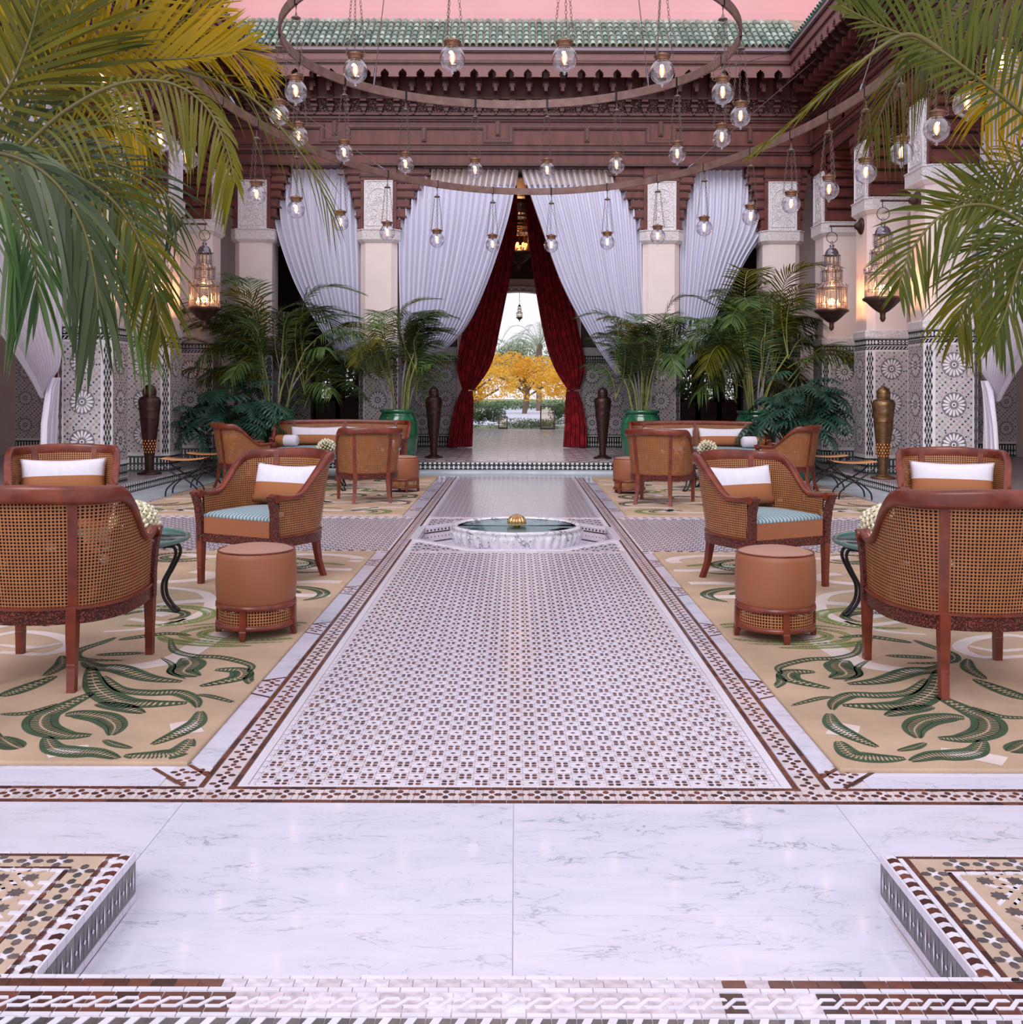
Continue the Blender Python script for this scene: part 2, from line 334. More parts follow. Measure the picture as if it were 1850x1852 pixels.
def inst(o, parent=None, loc=None, rot=None, scale=None, name=None):
    c = bpy.data.objects.new(name or o.name.split('.')[0], o.data); COL.objects.link(c)
    if 'kind' in o: c['kind'] = o['kind']
    if parent: c.parent = parent
    if loc is not None: c.location = loc
    if rot is not None: c.rotation_euler = rot
    if scale is not None: c.scale = scale if not isinstance(scale, (int, float)) else (scale,)*3
    return c
def root(name, label, cat, loc=(0, 0, 0), rz=0, group=None, kind=None):
    o = bpy.data.objects.new(name, None); COL.objects.link(o); o.location = loc; o.rotation_euler = (0, 0, rz); o.empty_display_size = .1
    tag(o, label, cat, group, kind); return o
def tag(o, label, cat, group=None, kind=None):
    o['label'] = label; o['category'] = cat
    if group: o['group'] = group
    if kind: o['kind'] = kind
    return o
def copy_tree(o, parent=None):
    c = o.copy(); COL.objects.link(c); c.parent = parent
    for ch in KIDS.get(o.name, None) or o.children: copy_tree(ch, c)
    return c
KIDS = {}
def catmull(pts, n=8, closed=False):
    pts = [Vector(p) for p in pts]; out = []; N = len(pts); rng = N if closed else N-1
    for i in range(rng):
        if closed: p0, p1, p2, p3 = pts[i-1], pts[i], pts[(i+1) % N], pts[(i+2) % N]
        else: p0, p1, p2, p3 = pts[max(i-1, 0)], pts[i], pts[i+1], pts[min(i+2, N-1)]
        for k in range(n):
            t = k/n; out.append(.5*((2*p1)+(p2-p0)*t+(2*p0-5*p1+4*p2-p3)*t*t+(3*p1-p0-3*p2+p3)*t**3))
    if not closed: out.append(pts[-1].copy())
    return out
def interp(tab, t):
    if t <= tab[0][0]: return tab[0][1]
    for (a, b), (c, d) in zip(tab, tab[1:]):
        if t <= c: return b+(d-b)*(t-a)/(c-a)
    return tab[-1][1]
def sstep(a, b, x):
    t = max(0, min(1, (x-a)/(b-a))); return t*t*(3-2*t)

def caneshademat():
    """added dark sheet painting the shade between the two cane layers, open in patches"""
    m, n, b = nt('cane_gap_shade'); b.inputs['Base Color'].default_value = (.035, .012, .008, 1); b.inputs['Roughness'].default_value = .9
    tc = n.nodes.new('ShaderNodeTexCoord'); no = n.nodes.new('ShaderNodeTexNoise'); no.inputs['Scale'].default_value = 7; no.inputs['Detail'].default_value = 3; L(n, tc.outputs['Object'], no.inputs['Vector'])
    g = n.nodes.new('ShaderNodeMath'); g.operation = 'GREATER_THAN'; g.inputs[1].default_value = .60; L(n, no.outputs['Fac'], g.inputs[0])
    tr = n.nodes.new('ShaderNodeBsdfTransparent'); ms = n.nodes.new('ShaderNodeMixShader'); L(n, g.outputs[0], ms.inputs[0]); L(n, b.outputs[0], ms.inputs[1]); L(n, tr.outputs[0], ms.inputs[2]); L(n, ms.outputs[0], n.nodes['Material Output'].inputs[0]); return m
M['cane_shade'] = caneshademat()
def envmat():
    m, n, b = nt('bulb_envelope'); em = n.nodes.new('ShaderNodeEmission'); em.inputs[0].default_value = (1, .40, .14, 1); em.inputs[1].default_value = 2.2
    tr = n.nodes.new('ShaderNodeBsdfTransparent'); ms = n.nodes.new('ShaderNodeMixShader'); lw = n.nodes.new('ShaderNodeLayerWeight'); lw.inputs[0].default_value = .5
    iv = n.nodes.new('ShaderNodeMath'); iv.operation = 'MULTIPLY_ADD'; iv.inputs[1].default_value = -.55; iv.inputs[2].default_value = .6; L(n, lw.outputs['Facing'], iv.inputs[0])
    L(n, iv.outputs[0], ms.inputs[0]); L(n, tr.outputs[0], ms.inputs[1]); L(n, em.outputs[0], ms.inputs[2]); L(n, ms.outputs[0], n.nodes['Material Output'].inputs[0]); return m
M['bulbenv'] = envmat()
# ================================================================== FLOOR
OCT = [(-.34, 8.13), (.36, 8.13), (.84, 8.70), (.84, 9.45), (.36, 10.02), (-.34, 10.02), (-.84, 9.45), (-.84, 8.70)]
def in_oct(x, y, g=.0):
    x0, x1, y0, y1 = -.84-g, .84+g, 8.13-g, 10.02+g
    if not (x0 < x < x1 and y0 < y < y1): return False
    return (abs(x)-.35)/.49+(abs(y-9.075)-.375)/.57 < 1+g*2.8 if abs(x) > .35 and abs(y-9.075) > .375 else True
fb = MB()
def rect(mb, x0, x1, y0, y1, z, m=0): mb.add([(x0, y0, z), (x1, y0, z), (x1, y1, z), (x0, y1, z)], [(0, 1, 2, 3)], m)
ZB = -.004
rect(fb, -4.66, 4.66, 1.9, 8.13, ZB); rect(fb, -4.66, 4.66, 10.02, 17.2, ZB); rect(fb, -4.66, -.84, 8.13, 10.02, ZB); rect(fb, .84, 4.66, 8.13, 10.02, ZB)
for a, b, c in (((-.84, 8.13), (-.34, 8.13), (-.84, 8.70)), ((.36, 8.13), (.84, 8.13), (.84, 8.70)), ((.84, 9.45), (.84, 10.02), (.36, 10.02)), ((-.34, 10.02), (-.84, 10.02), (-.84, 9.45))):
    fb.add([(*a, ZB), (*b, ZB), (*c, ZB)], [(0, 1, 2)])
floor = fb.obj('floor', 'grout', kind='structure')
# pit walls and bottom
pw = MB(); n8 = len(OCT)
for i in range(n8):
    a, b = OCT[i], OCT[(i+1) % n8]
    pw.add([(*a, -.16), (*b, -.16), (*b, ZB), (*a, ZB)], [(0, 1, 2, 3)], 1)
    def lw(t, a=a, b=b):
        x, y = a[0]+(b[0]-a[0])*t, a[1]+(b[1]-a[1])*t; dx, dy = .004*(0-x), .004*(9.075-y); return (x+dx, y+dy)
    ln = hypot(b[0]-a[0], b[1]-a[1]); k = max(6, int(ln/.045))
    for zz0, zz1, mm in ((-.016, -.004, 2), (-.062, -.052, 3), (-.148, -.138, 3)):
        p, q = lw(0), lw(1); pw.add([(*p, zz0), (*q, zz0), (*q, zz1), (*p, zz1)], [(0, 1, 2, 3)], mm)
    for j in range(k):
        p, q = lw((j+.3)/k), lw((j+.7)/k); pw.add([(*p, -.044), (*q, -.044), (*q, -.028), (*p, -.028)], [(0, 1, 2, 3)], 3)
        c, l, r_ = lw((j+.5)/k), lw((j+.15)/k), lw((j+.85)/k)
        pw.add([(*c, -.125), (*r_, -.1), (*c, -.075), (*l, -.1)], [(0, 1, 2, 3)], 2)
        l, r_ = lw((j+.35)/k), lw((j+.65)/k); pw.add([(l[0]*.999, l[1], -.1), (c[0]*.998, c[1], -.112), (r_[0]*.999, r_[1], -.1), (c[0]*.998, c[1], -.088)], [(0, 1, 2, 3)], 3)
pw.add([(*p, -.16) for p in OCT], [tuple(range(n8))], 0)
pw.obj('pit_lining', ['marble', 'zpink', 'zwhite', 'zblack'], floor, kind='stuff')
# white rim of the octagonal pit
rm = MB()
for i in range(n8):
    a, b = OCT[i], OCT[(i+1) % n8]
    o_ = lambda p: (p[0]*1.075 if abs(p[0]) > .5 else p[0]*1.06, 9.075+(p[1]-9.075)*1.06)
    rm.prism([a, b, o_(b), o_(a)], ZB, .004)
rm.obj('pit_rim', ['zwhite'], floor)
# ---------- marble slabs
def slab(x0, x1, y0, y1, name='marble_slab', mt='marble', z=.0, par=None):
    mb = MB(); g = .0012; mb.prism([(x0+g, y0+g), (x1-g, y0+g), (x1-g, y1-g), (x0+g, y1-g)], ZB, z)
    return mb.obj(name, mt, par or floor)
for x0, x1, y0, y1 in ((-.93, -.003, 1.93, 2.426), (-.003, .89, 1.93, 2.426), (-1.01, -.003, 2.426, 3.088), (-.003, .98, 2.426, 3.088),
                       (-2.2, -1.01, 2.426, 3.088), (.98, 2.2, 2.426, 3.088), (-3.6, -2.2, 2.426, 3.088), (2.2, 3.6, 2.426, 3.088), (-4.65, -3.6, 2.426, 3.088), (3.6, 4.65, 2.426, 3.088)):
    slab(x0, x1, y0, y1)
for s in (-1, 1):
    for k in range(4): slab(*sorted((s*(1.13+k*.9), s*min(4.65, 1.13+(k+1)*.9))), 3.205, 3.42)
# long strips of marble between mosaic border and rugs, cut by slanted mosaic inserts
INS = [4.30, 5.38, 6.42, 7.47, 10.9, 11.95, 13.0, 14.05]
for s in (-1, 1):
    ys = [(3.42, 4.2), (4.4, 5.28), (5.48, 6.32), (6.52, 7.37), (7.57, 7.94), (10.22, 10.8), (11.0, 11.85), (12.05, 12.9), (13.1, 13.95), (14.15, 15.2)]
    for y0, y1 in ys:
        mb = MB(); sk = .045; mb.prism([(s*1.008, y0-sk), (s*1.16, y0+sk), (s*1.16, y1-sk), (s*1.008, y1+sk)], ZB, 0); mb.obj('marble_strip', 'marble', floor)
    for y0, y1 in ((3.42, 7.95), (10.25, 15.2)): slab(*sorted((s*1.16, s*4.65)), y0, y1, 'rug_bed')
slab(-4.65, 4.65, 15.24, 16.36, 'marble_threshold', 'step')
for s in (-1, 1): slab(*sorted((s*4.2, s*4.655)), 3.2, 15.2, 'marble_edge', 'step', .002)
# ---------- mosaic field
def lozenge(cx, cy, l, wd, ang):
    c, s_ = cos(ang), sin(ang)
    return [(cx+x*c-y*s_, cy+x*s_+y*c) for x, y in ((l, 0), (l*.5, wd), (-l*.5, wd), (-l, 0), (-l*.5, -wd), (l*.5, -wd))]
def field(x0, x1, y0, y1, p, sides=False, test=None, xc=0.0):
    mb = MB()
    def piece(poly, z, m):
        if any(not (x0 <= q[0] <= x1 and y0 <= q[1] <= y1) for q in poly): return
        if sides: mb.prism(poly, z-.0025, z, m)
        else: mb.add([(a, b, z) for a, b in poly], [tuple(range(len(poly)))], m)
    h = p/2; i0, i1 = int((x0-xc)/h)-1, int((x1-xc)/h)+2; j0, j1 = 0, int((y1-y0)/h)+1
    for i in range(i0, i1):
        for j in range(j0, j1):
            cx, cy = xc+i*h, y0+h*.35+j*h
            if not (x0-.01 < cx < x1+.01 and y0 < cy < y1+.01): continue
            if test and test(cx, cy): continue
            g = h*.03
            q = [(max(x0, cx-h/2+g), max(y0, cy-h/2+g)), (min(x1, cx+h/2-g), max(y0, cy-h/2+g)), (min(x1, cx+h/2-g), min(y1, cy+h/2-g)), (max(x0, cx-h/2+g), min(y1, cy+h/2-g))]
            mb.add([(a, b, -.0012) for a, b in q], [(0, 1, 2, 3)], 1)
            if (i+j) % 2 == 0:
                for sx in (-1, 1):
                    for sy in (-1, 1): piece([(cx+sx*.030*p, cy+sy*.085*p), (cx+sx*.070*p, cy+sy*.036*p), (cx+sx*.165*p, cy+sy*.05*p), (cx+sx*.192*p, cy+sy*.115*p), (cx+sx*.14*p, cy+sy*.172*p), (cx+sx*.05*p, cy+sy*.16*p)][::sx*sy], .0005, 0)
                    piece([(cx+sx*.20*p, cy-.10*p), (cx+sx*.34*p, cy-.045*p), (cx+sx*.34*p, cy+.045*p), (cx+sx*.20*p, cy+.10*p), (cx+sx*.165*p, cy)][::sx], .0001, random.choice((2, 3, 2)))
                for sy in (-1, 1): piece([(cx-.08*p, cy+sy*.20*p), (cx-.03*p, cy+sy*.33*p), (cx+.03*p, cy+sy*.33*p), (cx+.08*p, cy+sy*.20*p), (cx, cy+sy*.17*p)][::-sy], .0001, 2)
            else: piece([(cx-.085*p, cy), (cx-.03*p, cy-.03*p), (cx, cy-.065*p), (cx+.03*p, cy-.03*p), (cx+.085*p, cy), (cx+.03*p, cy+.03*p), (cx, cy+.065*p), (cx-.03*p, cy+.03*p)], .0005, 0)
    return mb
PP = .107; FM = ['zbrown', 'zwhite', 'zlilac', 'zpink']
field(-.848, .848, 3.232, 7.93, PP, True).obj('mosaic_field', FM, floor, kind='stuff')
field(-.848, .848, 10.25, 15.22, PP).obj('mosaic_field', FM, floor, kind='stuff')
for s in (-1, 1): field(*sorted((s*1.02, s*4.18)), 8.06, 10.1, PP, xc=s*1.1).obj('mosaic_field', FM, floor, kind='stuff')
cor = field(-.86, .86, 8.04, 10.12, .16, test=lambda x, y: in_oct(x, y, .09))
cor.obj('mosaic_field', FM, floor, kind='stuff')
# ---------- brown line tiles and flower borders
bt = MB(); bt.prism([(-.0235, -.0075), (.0235, -.0075), (.0235, .0075), (-.0235, .0075)], -.004, .0006)
brown_proto = None
def tilebox(mb, cx, cy, lx, ly, z=.0006, m=0): mb.prism([(cx-lx/2, cy-ly/2), (cx+lx/2, cy-ly/2), (cx+lx/2, cy+ly/2), (cx-lx/2, cy+ly/2)], z-.003, z, m)
flo = MB()   # one four-petalled border flower, its petals singly
def flower(mb, cx, cy, z=.0008, s=1.0, mp=0, mc=1):
    for k in range(4):
        a = k*pi/2; mb.prism(lozenge(cx+cos(a)*.0205*s, cy+sin(a)*.0205*s, .0125*s, .0085*s, a), z-.003, z, mp)
    mb.prism([(cx+r*s*cos(t), cy+r*s*sin(t)) for t, r in [(k*pi/4, .006 if k % 2 == 0 else .017) for k in range(8)]], z-.003, z-.0001, mc)
# front transverse border, tile by tile
pet = MB(); pet.prism(lozenge(0, 0, .0125, .0085, 0), -.003, .0008); pet_o = None
lin = MB(); lin.prism([(-.0235, -.0075), (.0235, -.0075), (.0235, .0075), (-.0235, .0075)], -.003, .0006); lin_o = None
def put(proto_mb, name, mt, par, x, y, rz, z=0):
    o = proto_mb if not isinstance(proto_mb, MB) else None
    o = inst(proto_mb, par, (x, y, z), (0, 0, rz)) if o is not None else proto_mb.obj(name, mt, par, (x, y, z))
    if isinstance(proto_mb, MB): o.rotation_euler = (0, 0, rz)
    return o
pet_o = put(pet, 'petal_tile', 'zbrown', floor, 0, 3.154+.0205, pi/2)
lin_o = put(lin, 'border_tile', 'zbrown', floor, 0, 3.203, 0)
rest = MB()
for i in range(-44, 45):
    cx = i*.0715
    for k in range(4):
        if (i, k) == (0, 1): continue
        a = k*pi/2
        if abs(i) <= 30: put(pet_o, 0, 0, floor, cx+cos(a)*.0205, 3.154+sin(a)*.0205, a)
        else: rest.prism(lozenge(cx+cos(a)*.0205, 3.154+sin(a)*.0205, .0125, .0085, a), -.003, .0008, 0)
    rest.prism([(cx+r*cos(t), 3.154+r*sin(t)) for t, r in [(k*pi/4, .006 if k % 2 == 0 else .017) for k in range(8)]], -.003, .0005, 1)
    tilebox(rest, cx+.0357, 3.154, .018, .07, -.0002, 3); tilebox(rest, cx, 3.154, .05, .078, -.0008, 3)
for i in range(-62, 63):
    for j, yy in enumerate((3.203, 3.101)):
        if (i, j) == (0, 0): continue
        x = i*.049
        if j == 0 and (.885 < abs(x) < 1.0): continue
        if abs(i) < 42: put(lin_o, 0, 0, floor, x, yy, 0)
        else: tilebox(rest, x, yy, .047, .015)
tilebox(rest, 0, 3.22, 1.72, .017, .0, 1)
# long side borders
for s in (-1, 1):
    for (ya, yb) in ((3.21, 15.22),):
        nn = int((yb-ya)/.049)
        for i in range(nn):
            y = ya+(i+.5)*.049
            tilebox(rest, s*.893, y, .0165, .047); tilebox(rest, s*.995, y, .0165, .047)
        nn = int((yb-ya)/.0715)
        for i in range(nn):
            cy = ya+(i+.35)*.0715; flower(rest, s*.944, cy, .0008)
            tilebox(rest, s*.944, cy, .078, .067, -.0006, random.choice((3, 3, 2)))
    tilebox(rest, s*.866, 5.58, .03, 4.72, -.0001, 1); tilebox(rest, s*.866, 12.7, .03, 4.9, -.0001, 1)
    for yc in INS:
        for dy in (-.1, .1): rest.prism([(s*1.008, yc+dy-.045*(1 if dy > 0 else -1)*-1-.008), (s*1.16, yc+dy+.045*(1 if dy > 0 else -1)*-1-.008), (s*1.16, yc+dy+.045*(1 if dy > 0 else -1)*-1+.008), (s*1.008, yc+dy-.045*(1 if dy > 0 else -1)*-1+.008)], -.003, .0006, 0)
        for a, b in ((1.045, -.055), (1.04, .03), (1.10, -.01), (1.05, .09)):
            flower(rest, s*a, yc+b, .0008)
        tilebox(rest, s*1.08, yc, .14, .17, -.0004, 2)
    for (xa, ya), (xb, yb) in (((1.09, 3.395), (1.0, 3.30)), ((1.20, 3.365), (1.05, 3.215))):
        dx, dy = xb-xa, yb-ya; l_ = hypot(dx, dy); nx, ny = -dy/l_*.0075, dx/l_*.0075; rest.prism([(s*(xa-nx), ya-ny), (s*(xb-nx), yb-ny), (s*(xb+nx), yb+ny), (s*(xa+nx), ya+ny)], -.003, .0007, 0)
    for a_, b_ in ((1.06, 3.26), (1.10, 3.33), (1.035, 3.30+.03)): flower(rest, s*a_, b_, .0008)
    rest.prism([(s*1.004, 3.212), (s*1.06, 3.212), (s*1.2, 3.37), (s*1.09, 3.40), (s*1.004, 3.31)], -.003, -.0002, 2)
    for y in (7.95, 8.04, 10.12, 10.235):
        for k in range(70): tilebox(rest, s*(1.03+k*.046), y, .044, .012, .0005, 3 if k % 2 else 0)
    for y, q in ((7.995, 0), (10.175, 0)):
        for k in range(64): tilebox(rest, s*(1.03+k*.05), y, .046, .05, .0002, random.choice((2, 3, 1)))
for y in (7.95, 8.045, 10.125, 10.23):
    for k in range(-18, 19): tilebox(rest, k*.046, y, .044, .01, .0005, 3)
for y in (7.998, 10.178):
    for k in range(-17, 18): tilebox(rest, k*.05, y, .046, .05, .0002, random.choice((2, 3, 1)))
for x in (-4.19, 4.19):
    for k in range(240): tilebox(rest, x, 3.25+k*.05, .02, .047, .003, 0 if k % 2 else 3)
rest.obj('mosaic_border', ['zbrown', 'zwhite', 'zlilac', 'zpink'], floor, kind='stuff')
# step round the court up to the gallery: riser tiles
GH = .15
gf = MB()
for s in (-1, 1):
    x0, x1 = sorted((s*4.66, s*9.0)); gf.box(x0, x1, 1.0, 40, -.05, GH)
gf.box(-4.66, 4.66, 16.36, 31.0, -.05, GH)
gfo = gf.obj('floor_gallery', 'gfloor', kind='structure')
tb = MB()
def riser(axis, c, a, b, sgn):
    """checker riser: pale base, black band with white bars, pale top row"""
    n = int((b-a)/.075)
    for i in range(n):
        u = a+(i+.5)*(b-a)/n
        def q(u0, u1, z0, z1, d, m):
            if axis == 'x': tb.box(u0, u1, *sorted((c, c+sgn*d)), z0, z1, m)
            else: tb.box(*sorted((c, c+sgn*d)), u0, u1, z0, z1, m)
        q(u-.0375, u+.0375, .035, GH+.001, .006, 0)
        q(u-.012, u+.012, .05, .105, .009, 1); q(u-.034, u+.034, .072, .082, .0085, 1)
        q(u-.022, u+.022, .125, GH+.0015, .009, 1)
    if axis == 'x': tb.box(a, b, *sorted((c, c+sgn*.02)), 0, .035, 1)
    else: tb.box(*sorted((c, c+sgn*.02)), a, b, 0, .035, 1)
riser('x', 16.36, -4.66, -1.55, -1); riser('x', 16.36, 1.62, 4.66, -1)
riser('y', -4.66, 3.0, 16.36, 1); riser('y', 4.66, 3.0, 16.36, -1)
# centre entrance, riser set back a little
tb.obj('riser_tiles', ['zblack', 'zcream'], gfo, kind='stuff')
ct = MB(); ct.box(-1.55, 1.62, 16.1, 16.37, -.05, GH-.005); ct.obj('centre_step', 'gfloor', gfo)
tb = MB(); riser('x', 16.1, -1.55, 1.62, -1); tb.obj('riser_tiles', ['zblack', 'zcream'], gfo, kind='stuff')
lg = MB(); lg.box(-1.62, 1.69, 15.9, 16.09, 0, .03); lg.obj('marble_ledge', 'step', floor)
# gallery floor patterned boards of small tiles
gt = MB()
for i in range(54):
    for j in range(60):
        x = -4.5+i*.168; y = 16.5+j*.24
        if (i+j) % 2: gt.box(x, x+.15, y, y+.21, GH-.002, GH+.003, 0)
gt.obj('gallery_tiles', ['zpink'], gfo, kind='stuff')
# ---------- raised platform in front (notched)
PH = .12; NXL, NXR = -.935, .905
pf = MB()
pf.box(-4.66, NXL, -2, 2.49, -.01, PH-.004); pf.box(NXR, 4.66, -2, 2.49, -.01, PH-.004); pf.box(NXL, NXR, -2, 1.965, -.01, PH-.004)
plat = pf.obj('floor_platform', 'grout', kind='structure')
prs = MB()      # leftovers far from the eye or too small
cnt = {'n': 0}
protos = {}
def pt(kind, poly, x, y, m, rz=0, z=PH, flip=1):
    """one platform tile; alike tiles share a mesh"""
    key = (kind, m, flip)
    if cnt['n'] < 290 and abs(x) < 1.35 and y > 1.82:
        if key not in protos:
            mb = MB(); mb.prism([(a*flip, b) for a, b in poly], -.006, 0); o = mb.obj(kind, m, plat, (x, y, z)); o.rotation_euler = (0, 0, rz); protos[key] = o
        else: inst(protos[key], plat, (x, y, z), (0, 0, rz))
        cnt['n'] += 1
    else:
        c, s_ = cos(rz), sin(rz); prs.prism([(x+a*flip*c-b*s_, y+a*flip*s_+b*c) for a, b in poly], z-.006, z, {'zbrown': 0, 'zwhite': 1, 'zgrey': 2, 'zbeige': 3, 'worn': 4}[m])
def R4(l, wd): return [(-l/2, -wd/2), (l/2, -wd/2), (l/2, wd/2), (-l/2, wd/2)]
tl = .0455
Z_ = [(0, 0), (.028, 0), (.05, .024), (.073, .024), (.069, .0315), (.046, .0315), (.0235, .0075), (-.003, .0075)]
for i in range(-28, 29):
    x = i*tl+random.uniform(-.001, .001); worn = abs(x+.02) < random.uniform(.38, .62)
    pt('edge_tile', R4(tl-.002, .012), x, 1.9585, 'zwhite')
    pt('strip_tile', R4(tl-.0015, .024), x+.012, 1.9385, 'worn' if worn else 'zbrown')
    pt('line_tile', R4(tl-.002, .011), x-.01, 1.9195, 'zwhite')
for i in range(-30, 31): pt('knot_tile', Z_, i*.0406, 1.863, 'zwhite')
for i in range(-28, 29):
    x = i*tl; worn = abs(x) < random.uniform(.4, .6)
    prs.prism([(x-.0215, 1.849), (x+.0215, 1.849), (x+.0215, 1.9115), (x-.0215, 1.9115)], PH-.006, PH-.002, 4 if worn else 0)
    prs.prism([(x-.0215, 1.835), (x+.0215, 1.835), (x+.0215, 1.846), (x-.0215, 1.846)], PH-.006, PH, 1)
    prs.prism([(x-.022, 1.80), (x+.022, 1.80), (x+.022, 1.832), (x-.022, 1.832)], PH-.006, PH-.002, 2)
    prs.prism([(x-.02, 1.80), (x-.008, 1.832), (x+.008, 1.832), (x-.004, 1.80)], PH-.006, PH, 1)
for s, ex in ((-1, NXL), (1, NXR)):
    # chevron nosing along the notch
    for i in range(13):
        y = 1.972+i*.0395
        pt('chevron_tile', [(-.013, -.003), (.002, .005), (.013, .0), (.013, .018), (.002, .023), (-.013, .015)], ex+s*.0145, y, 'zbrown')
        prs.prism([(ex+s*.0145+a_, y+.0198+b_) for a_, b_ in ((-.013, -.003), (.002, .005), (.013, .0), (.013, .017), (.002, .022), (-.013, .014))], PH-.006, PH-.0003, 1)
    for i in range(11):
        y = 1.99+i*.0455
        pt('edge_tile', R4(.012, tl-.002), ex+s*.0355, y, 'zwhite'); pt('line_tile', R4(.010, tl-.002), ex+s*.0495, y, 'zbrown')
    for i in range(10): pt('line_tile', R4(.010, tl-.002), ex+s*.125, 1.965+i*.0455, 'zbrown')
    for i in range(9): pt('edge_tile', R4(.013, tl-.002), ex+s*.14, 1.97+i*.0455, 'zwhite')
    for i in range(7):
        cx, cy = ex+s*.088, 1.955+i*.0725
        for k in range(4): pt('petal_tile', lozenge(0, 0, .0125, .0085, 0), cx+cos(k*pi/2)*.0205, cy+sin(k*pi/2)*.0205, 'zgrey', k*pi/2)
        prs.prism([(cx+r*cos(t), cy+r*sin(t)) for t, r in [(k*pi/4, .006 if k % 2 == 0 else .017) for k in range(8)]], PH-.006, PH-.0005, 1)
    prs.prism([(ex+s*.057, 1.93), (ex+s*.118, 1.93), (ex+s*.118, 2.40), (ex+s*.057, 2.47)], PH-.006, PH-.0015, 3)
    prs.prism([(ex+s*.057, 2.412), (ex+s*.9, 2.412), (ex+s*.9, 2.468), (ex+s*.057, 2.468)], PH-.006, PH-.0017, 3)
    for i in range(18):
        x = ex+s*(.05+i*.0455); prs.prism([(x-.0215, 2.469), (x+.0215, 2.469), (x+.0215, 2.477), (x-.0215, 2.477)], PH-.006, PH, 0)
        prs.prism([(x-.0215, 2.479), (x+.0215, 2.479), (x+.0215, 2.489), (x-.0215, 2.489)], PH-.006, PH, 1)
        if i > 1:
            prs.prism([(x-.0215, 2.402), (x+.0215, 2.402), (x+.0215, 2.41), (x-.0215, 2.41)], PH-.006, PH, 0); prs.prism([(x-.0215, 2.39), (x+.0215, 2.39), (x+.0215, 2.40), (x-.0215, 2.40)], PH-.006, PH, 1)
    for i in range(9):
        cx, cy = ex+s*(.088+(i+1)*.0725), 2.44
        for k in range(4): pt('petal_tile', lozenge(0, 0, .0125, .0085, 0), cx+cos(k*pi/2)*.0205, cy+sin(k*pi/2)*.0205, 'zgrey', k*pi/2)
        prs.prism([(cx+r*cos(t), cy+r*sin(t)) for t, r in [(k*pi/4, .006 if k % 2 == 0 else .017) for k in range(8)]], PH-.006, PH-.0005, 1)
    # star field
    prs.prism([(ex+s*.148, 1.80), (ex+s*.9, 1.80), (ex+s*.9, 2.389), (ex+s*.148, 2.389)], PH-.006, PH-.0022, 3)
    for i in range(14):
        for j in range(-1, 16):
            cx = ex+s*(.192+i*.035); cy = 2.356-j*.035
            if cy < 1.84: continue
            if i % 2 == 0 and j % 2 == 0:
                pt('star_tile', [(r*cos(t), r*sin(t)) for t, r in [(k*pi/8, .0205 if k % 2 == 0 else .0135) for k in range(16)]], cx, cy, 'zgrey') if i < 4 else prs.prism([(cx+r*cos(t), cy+r*sin(t)) for t, r in [(k*pi/8, .0205 if k % 2 == 0 else .0135) for k in range(16)]], PH-.006, PH, 2)
            else:
                a = pi/4 if (i//2+j//2) % 2 else -pi/4
                for d in (-.013, .013):
                    c, s_ = cos(a), sin(a); prs.prism([(cx-d*s_+x*c-y*s_, cy+d*c+x*s_+y*c) for x, y in ((-.02, -.0045), (.014, -.0045), (.02, .0045), (-.014, .0045))], PH-.006, PH-.0002, 1 if d > 0 else 3)
    # riser of the notch: dark panels with white darts
    fx = ex
    def rp(y0, y1, z0, z1, d, m): prs.box(*sorted((fx-s*0, fx-s*d)), y0, y1, z0, z1, m)
    for i in range(12):
        y = 1.975+i*.043
        rp(y, y+.041, .022, .098, .004, 2); rp(y, y+.041, .002, .019, .005, 1); rp(y, y+.041, .100, PH, .005, 1)
        for zc, dd in ((.058, 0),):
            prs.add([(fx-s*.0055, y+.0215, zc-.028), (fx-s*.0055, y+.026, zc), (fx-s*.0055, y+.0215, zc+.028), (fx-s*.0055, y+.017, zc)], [(0, 1, 2, 3)], 1)
            prs.add([(fx-s*.0057, y+.0+.002, zc-.006), (fx-s*.0057, y+.008, zc+.0), (fx-s*.0057, y+.002, zc+.006), (fx-s*.0057, y-.004, zc)], [(0, 1, 2, 3)], 1)
prs.obj('platform_mosaic', ['zbrown', 'zwhite', 'zgrey', 'zbeige', 'worn'], plat, kind='stuff')
# ---------- rugs
def strip(mb, pts, w0, m, z=.0135, dens=8, prof=None, teeth=False, mir=1):
    c = catmull([(p[0], p[1], 0) for p in pts], dens); n = len(c); ed = []
    for i, p in enumerate(c):
        t = (c[min(i+1, n-1)]-c[max(i-1, 0)]).normalized(); nn = Vector((-t.y, t.x, 0)); wv = w0*(prof(i/(n-1)) if prof else 1)
        ed.append((p, nn, wv))
    def q(a, b, c_, d): 
        pp = [(v.x*mir, v.y, z) for v in (a, b, c_, d)]
        mb.add(pp if mir > 0 else pp[::-1], [(0, 1, 2, 3)], m)
    if not teeth:
        for (p, a, u), (p2, a2, u2) in zip(ed, ed[1:]): q(p-a*u/2, p2-a2*u2/2, p2+a2*u2/2, p+a*u/2)
    else:
        for k, ((p, a, u), (p2, a2, u2)) in enumerate(zip(ed, ed[1:])):
            for sg in (1,): q(p-a*u*.5, p2-a2*u2*.5, p2-a2*u2*.28, p-a*u*.28); q(p+a*u*.28, p2+a2*u2*.28, p2+a2*u2*.5, p+a*u*.5)
            m1, m2 = p.lerp(p2, .25), p.lerp(p2, .75)
            j1, j2 = p.lerp(p2, .45), p.lerp(p2, .95)
            if u > .006:
                q(m1-a*u*.3, m2-a*u*.3+(p2-p)*.15, j2-a*u*.02, j1-a*u*.05); q(m1+a*u*.05, m2+a*u*.02, j2+a*u*.3, j1+a*u*.3)
def gp(x, y): return G(x/2.984, 1100+y/2.984, .012)
